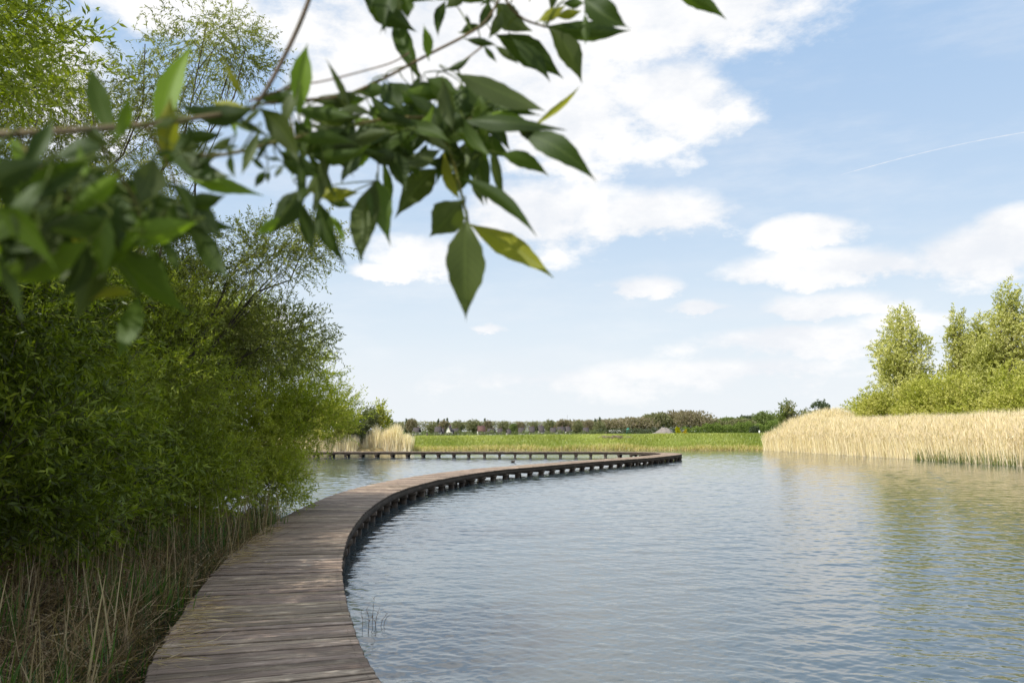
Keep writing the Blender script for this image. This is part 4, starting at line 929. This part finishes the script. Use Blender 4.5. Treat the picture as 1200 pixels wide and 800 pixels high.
# tank trailer, green container, gravel heap, mast, posts
Y = 380; x = (721 - CX) / F * Y
tk = thing('tank_trailer', 'white cylindrical tank trailer parked in front of the far wood', 'trailer', (x, Y, -1.5))
t = MB(); a = np.linspace(0, 2 * np.pi, 17)[:-1]; L2 = 2.9
t.tube([(-L2 - .25, 0, 3.2), (-L2, 0, 3.2), (0, 0, 3.2), (L2, 0, 3.2), (L2 + .25, 0, 3.2)], [.5, .85, .9, .85, .5], 14, (1.05, 1.03, .98)); t.build('tank', M_PAINT, tk, smooth=True)
t = MB(); t.box((0, 0, 2.0), (5.8, 1.6, .3), (1, 0, 0), (.25, .25, .27)); t.build('frame', M_PAINT, tk)
for xx in (-1.9, 1.2, 2.3):
    t = MB(); t.tube([(xx, -1.0, 1.3), (xx, 1.0, 1.3)], .5, 12); t.build('wheel', M_TYRE, tk)
t = MB(); t.box((-4.0, 0, 2.2), (1.4, 2.0, 2.2), (1, 0, 0), (.75, .6, .42), taper=.9); t.build('cab', M_PAINT, tk)
x = (735.5 - CX) / F * Y
ct = thing('silo', 'narrow sea-green silo standing right of the white tank trailer', 'silo', (x, Y, -1.5))
t = MB(); t.tube([(0, 0, 0), (0, 0, 2.4), (0, 0, 2.5), (0, 0, 4.6), (0, 0, 4.9)], [.55, .55, .9, .9, .25], 12, (.06, .42, .33)); t.build('body', M_PAINT, ct)
t = MB(); t.box((.2, -1.0, 4.2), (2.0, .2, .35), (1, 0, 0), (.06, .36, .30)); t.build('platform', M_PAINT, ct)
# heap
gh = MB(); n1, n2 = 60, 26; Yh = 300; x0_, x1_ = (743 - CX) / F * Yh, (797 - CX) / F * Yh
uu, vv = np.meshgrid(np.linspace(0, 1, n1), np.linspace(-1, 1, n2))
prof = np.interp(uu, [0, .15, .3, .45, .6, .72, .85, 1], [0, .30, .45, .62, 1, .92, .5, 0]) * np.sqrt(np.clip(1 - vv ** 2, 0, 1))
rsn = np.random.RandomState(3); Hh = CAMZ + 4.4 / F * Yh + 1.5
V = np.stack([uu * (x1_ - x0_), vv * 5, prof * Hh * (1 + rsn.uniform(-.06, .06, uu.shape))], -1).reshape(-1, 3); ig = np.arange(n1 * n2).reshape(n2, n1)
gh.add(V, np.stack([ig[:-1, :-1], ig[:-1, 1:], ig[1:, 1:], ig[1:, :-1]], -1).reshape(-1, 4))
o = gh.build('gravel_heap', simple('gravel', (.20, .175, .16), (.28, .25, .225), 1.2, .95, .8, 3)); o.location = (x0_, Yh, -1.5); tag(o, 'grey-brown heap of gravel in front of the far wood', 'heap')  # gravel tones lightened, with distance haze painted in
t = MB(); xm = (664.5 - CX) / F * 600; zt_ = CAMZ + 19 / F * 600
t.tube([(0, 0, 0), (0, 0, 8), (0, 0, zt_ + 1.5)], [.28, .2, .08], 6, (.45, .45, .47)); o = t.build('radio_mast', M_PAINT); o.location = (xm, 600, -1.5); tag(o, 'thin grey mast rising behind the far tree row', 'mast')
def post(px, y0, y1, Y, wr, col, name, label, cat):
    b = atd(px, y0, Y); h = (y0 - y1) / F * Y; t = MB(); t.box((0, 0, h / 2), (wr, wr, h), (1, 0, 0), col, taper=.85); t.box((0, 0, h + .02), (wr * 1.05, wr * 1.05, .04), (1, 0, 0), col)
    o = t.build(name, M_PAINT); o.location = tuple(b); tag(o, label, cat)
post(890, 508, 504.5, 97, .16, (1, 1, 1), 'marker_post', 'short white marker post on the dyke path near the reed tip', 'post')
post(500.5, 512, 507.5, 99, .2, (.09, .07, .06), 'wooden_post', 'short dark post on the dyke path at the left', 'post')

# birds
def bird(px, py, z, s, label, body, cat, name, rz):
    b = at(px, py, z) if z is not None else None
    root = thing(name, label, cat, tuple(b), rz, None, s)
    t = MB(); P = [(-.30, 0, .10), (-.22, 0, .10), (-.10, 0, .08), (.05, 0, .08), (.17, 0, .10), (.22, 0, .17), (.24, 0, .24), (.29, 0, .27), (.35, 0, .26)]
    t.tube(P, [.01, .05, .10, .115, .085, .045, .035, .048, .015], 10, body); t.build('body', M_BARK if sum(body) < 3 else M_PAINT, root, smooth=True)
    t = MB(); t.tube([(.335, 0, .262), (.40, 0, .25)], [.016, .006], 6, (.9, .55, .1)); t.build('beak', M_PAINT, root)
    for sd in (-1, 1):
        t = MB(); t.tube([(.10, .085 * sd, .11), (-.05, .10 * sd, .12), (-.24, .05 * sd, .13)], [.02, .05, .012], 8, [q * .8 for q in body]); t.build('wing', M_BARK if sum(body) < 3 else M_PAINT, root, smooth=True)
bird(601, 541.5, 0, .6, 'small dark duck swimming between the two boardwalk arms', (.8, .7, .6), 'duck', 'duck', .4)
pb = at(802.5, 520.5, .55)
bird(802.5, 521, .45, 1.0, 'small white bird standing low on the dyke grass right of the boardwalk tip', (1.1, 1.1, 1.1), 'bird', 'white_bird', 2.6)
# brush heap on the dyke
t = MB(); rs = np.random.RandomState(8); c0 = at(720, 513.5, 1.2)
for k in range(60):
    a = rs.uniform(0, 6.28); p = np.array([rs.normal(0, .7), rs.normal(0, .3), rs.uniform(0, .25)]); d = np.array([math.cos(a), math.sin(a) * .4, rs.uniform(-.05, .25)]) * rs.uniform(.4, 1.0)
    t.tube([p, p + d * .5, p + d], [.035, .03, .015], 4, (3, 2.8, 2.7))
o = t.build('brushwood', M_BARK); cy_ = 95.0; cx_ = (720 - CX) / F * cy_; o.location = (cx_, cy_, gz(cx_, cy_) + .03); tag(o, 'small heap of grey cut branches lying on the dyke slope', 'branches')
# dead water plant by the deck
t = MB(); c0 = at(436, 733, 0); rs = np.random.RandomState(12)
for (dx, h_, ln) in ((-.09, .16, -.03), (-.05, .10, .05), (.0, .30, .02), (.03, .20, .05), (.08, .14, .09), (.05, .10, -.06), (-.02, .2, -.05), (.12, .1, .04)):
    t.tube([(dx, rs.uniform(-.08, .08), -.06), (dx + ln * .3, 0, h_ * .45), (dx + ln, 0, h_)], [.0028, .0022, .001], 4, (.9, .6, .5))
    for q in range(3):
        u_ = rs.uniform(.4, 1); p = np.array([dx + ln * u_, 0, h_ * u_]); e = p + np.array([rs.uniform(-.07, .07), rs.uniform(-.03, .03), rs.uniform(.0, .05)])
        t.tube([p, (p + e) / 2 + np.array([0, 0, .01]), e], [.0016, .0014, .0006], 4, (.9, .6, .5))
o = t.build('water_plant', M_TWIG); o.location = tuple(c0); tag(o, 'thin bare water plant stems poking up beside the near deck', 'plant')

# contrail
t = MB(); n = 60; P = []
for k in range(n):
    u_ = k / (n - 1); px = 985 + (1240 - 985) * u_; py = 205 - 56 * u_ + 5 * math.sin(u_ * 3.1) * -1; P.append(atd(px, py, 4000))
P = np.array(P); wv = np.interp(np.linspace(0, 1, n), [0, .1, 1], [.7, 2.0, 2.8]) * (1 + .25 * np.sin(np.arange(n) * 1.7)); 
t.tube(P - P[0], wv, 8)
m, nt, out = mat('contrail_vapour')
e = nt.new('ShaderNodeEmission'); e.inputs[0].default_value = (.93, .95, .98, 1); e.inputs[1].default_value = 1.0  # emission stands in for sunlight on the vapour
tr = nt.new('ShaderNodeBsdfTransparent'); ms = nt.new('ShaderNodeMixShader')
f_ = nt.noise(nt.new('ShaderNodeTexCoord').outputs['Object'], .01, 5, .7); nt.l.new(nt.smooth(f_, .3, .7, .1, .38), ms.inputs[0])
nt.l.new(tr.outputs[0], ms.inputs[1]); nt.l.new(e.outputs[0], ms.inputs[2]); nt.l.new(ms.outputs[0], out.inputs[0])
o = t.build('contrail', m); o.location = tuple(P[0]); tag(o, 'thin white aeroplane contrail crossing the blue sky on the right', 'contrail')
o.visible_shadow = True

# ------------------------------------------------------------------ render settings
scene.render.engine = 'CYCLES'
scene.view_settings.view_transform = 'Standard'; scene.view_settings.look = 'None'; scene.view_settings.exposure = 0
scene.cycles.max_bounces = 7; scene.cycles.transparent_max_bounces = 8; scene.cycles.diffuse_bounces = 3
scene.render.resolution_x = 1024; scene.render.resolution_y = 682
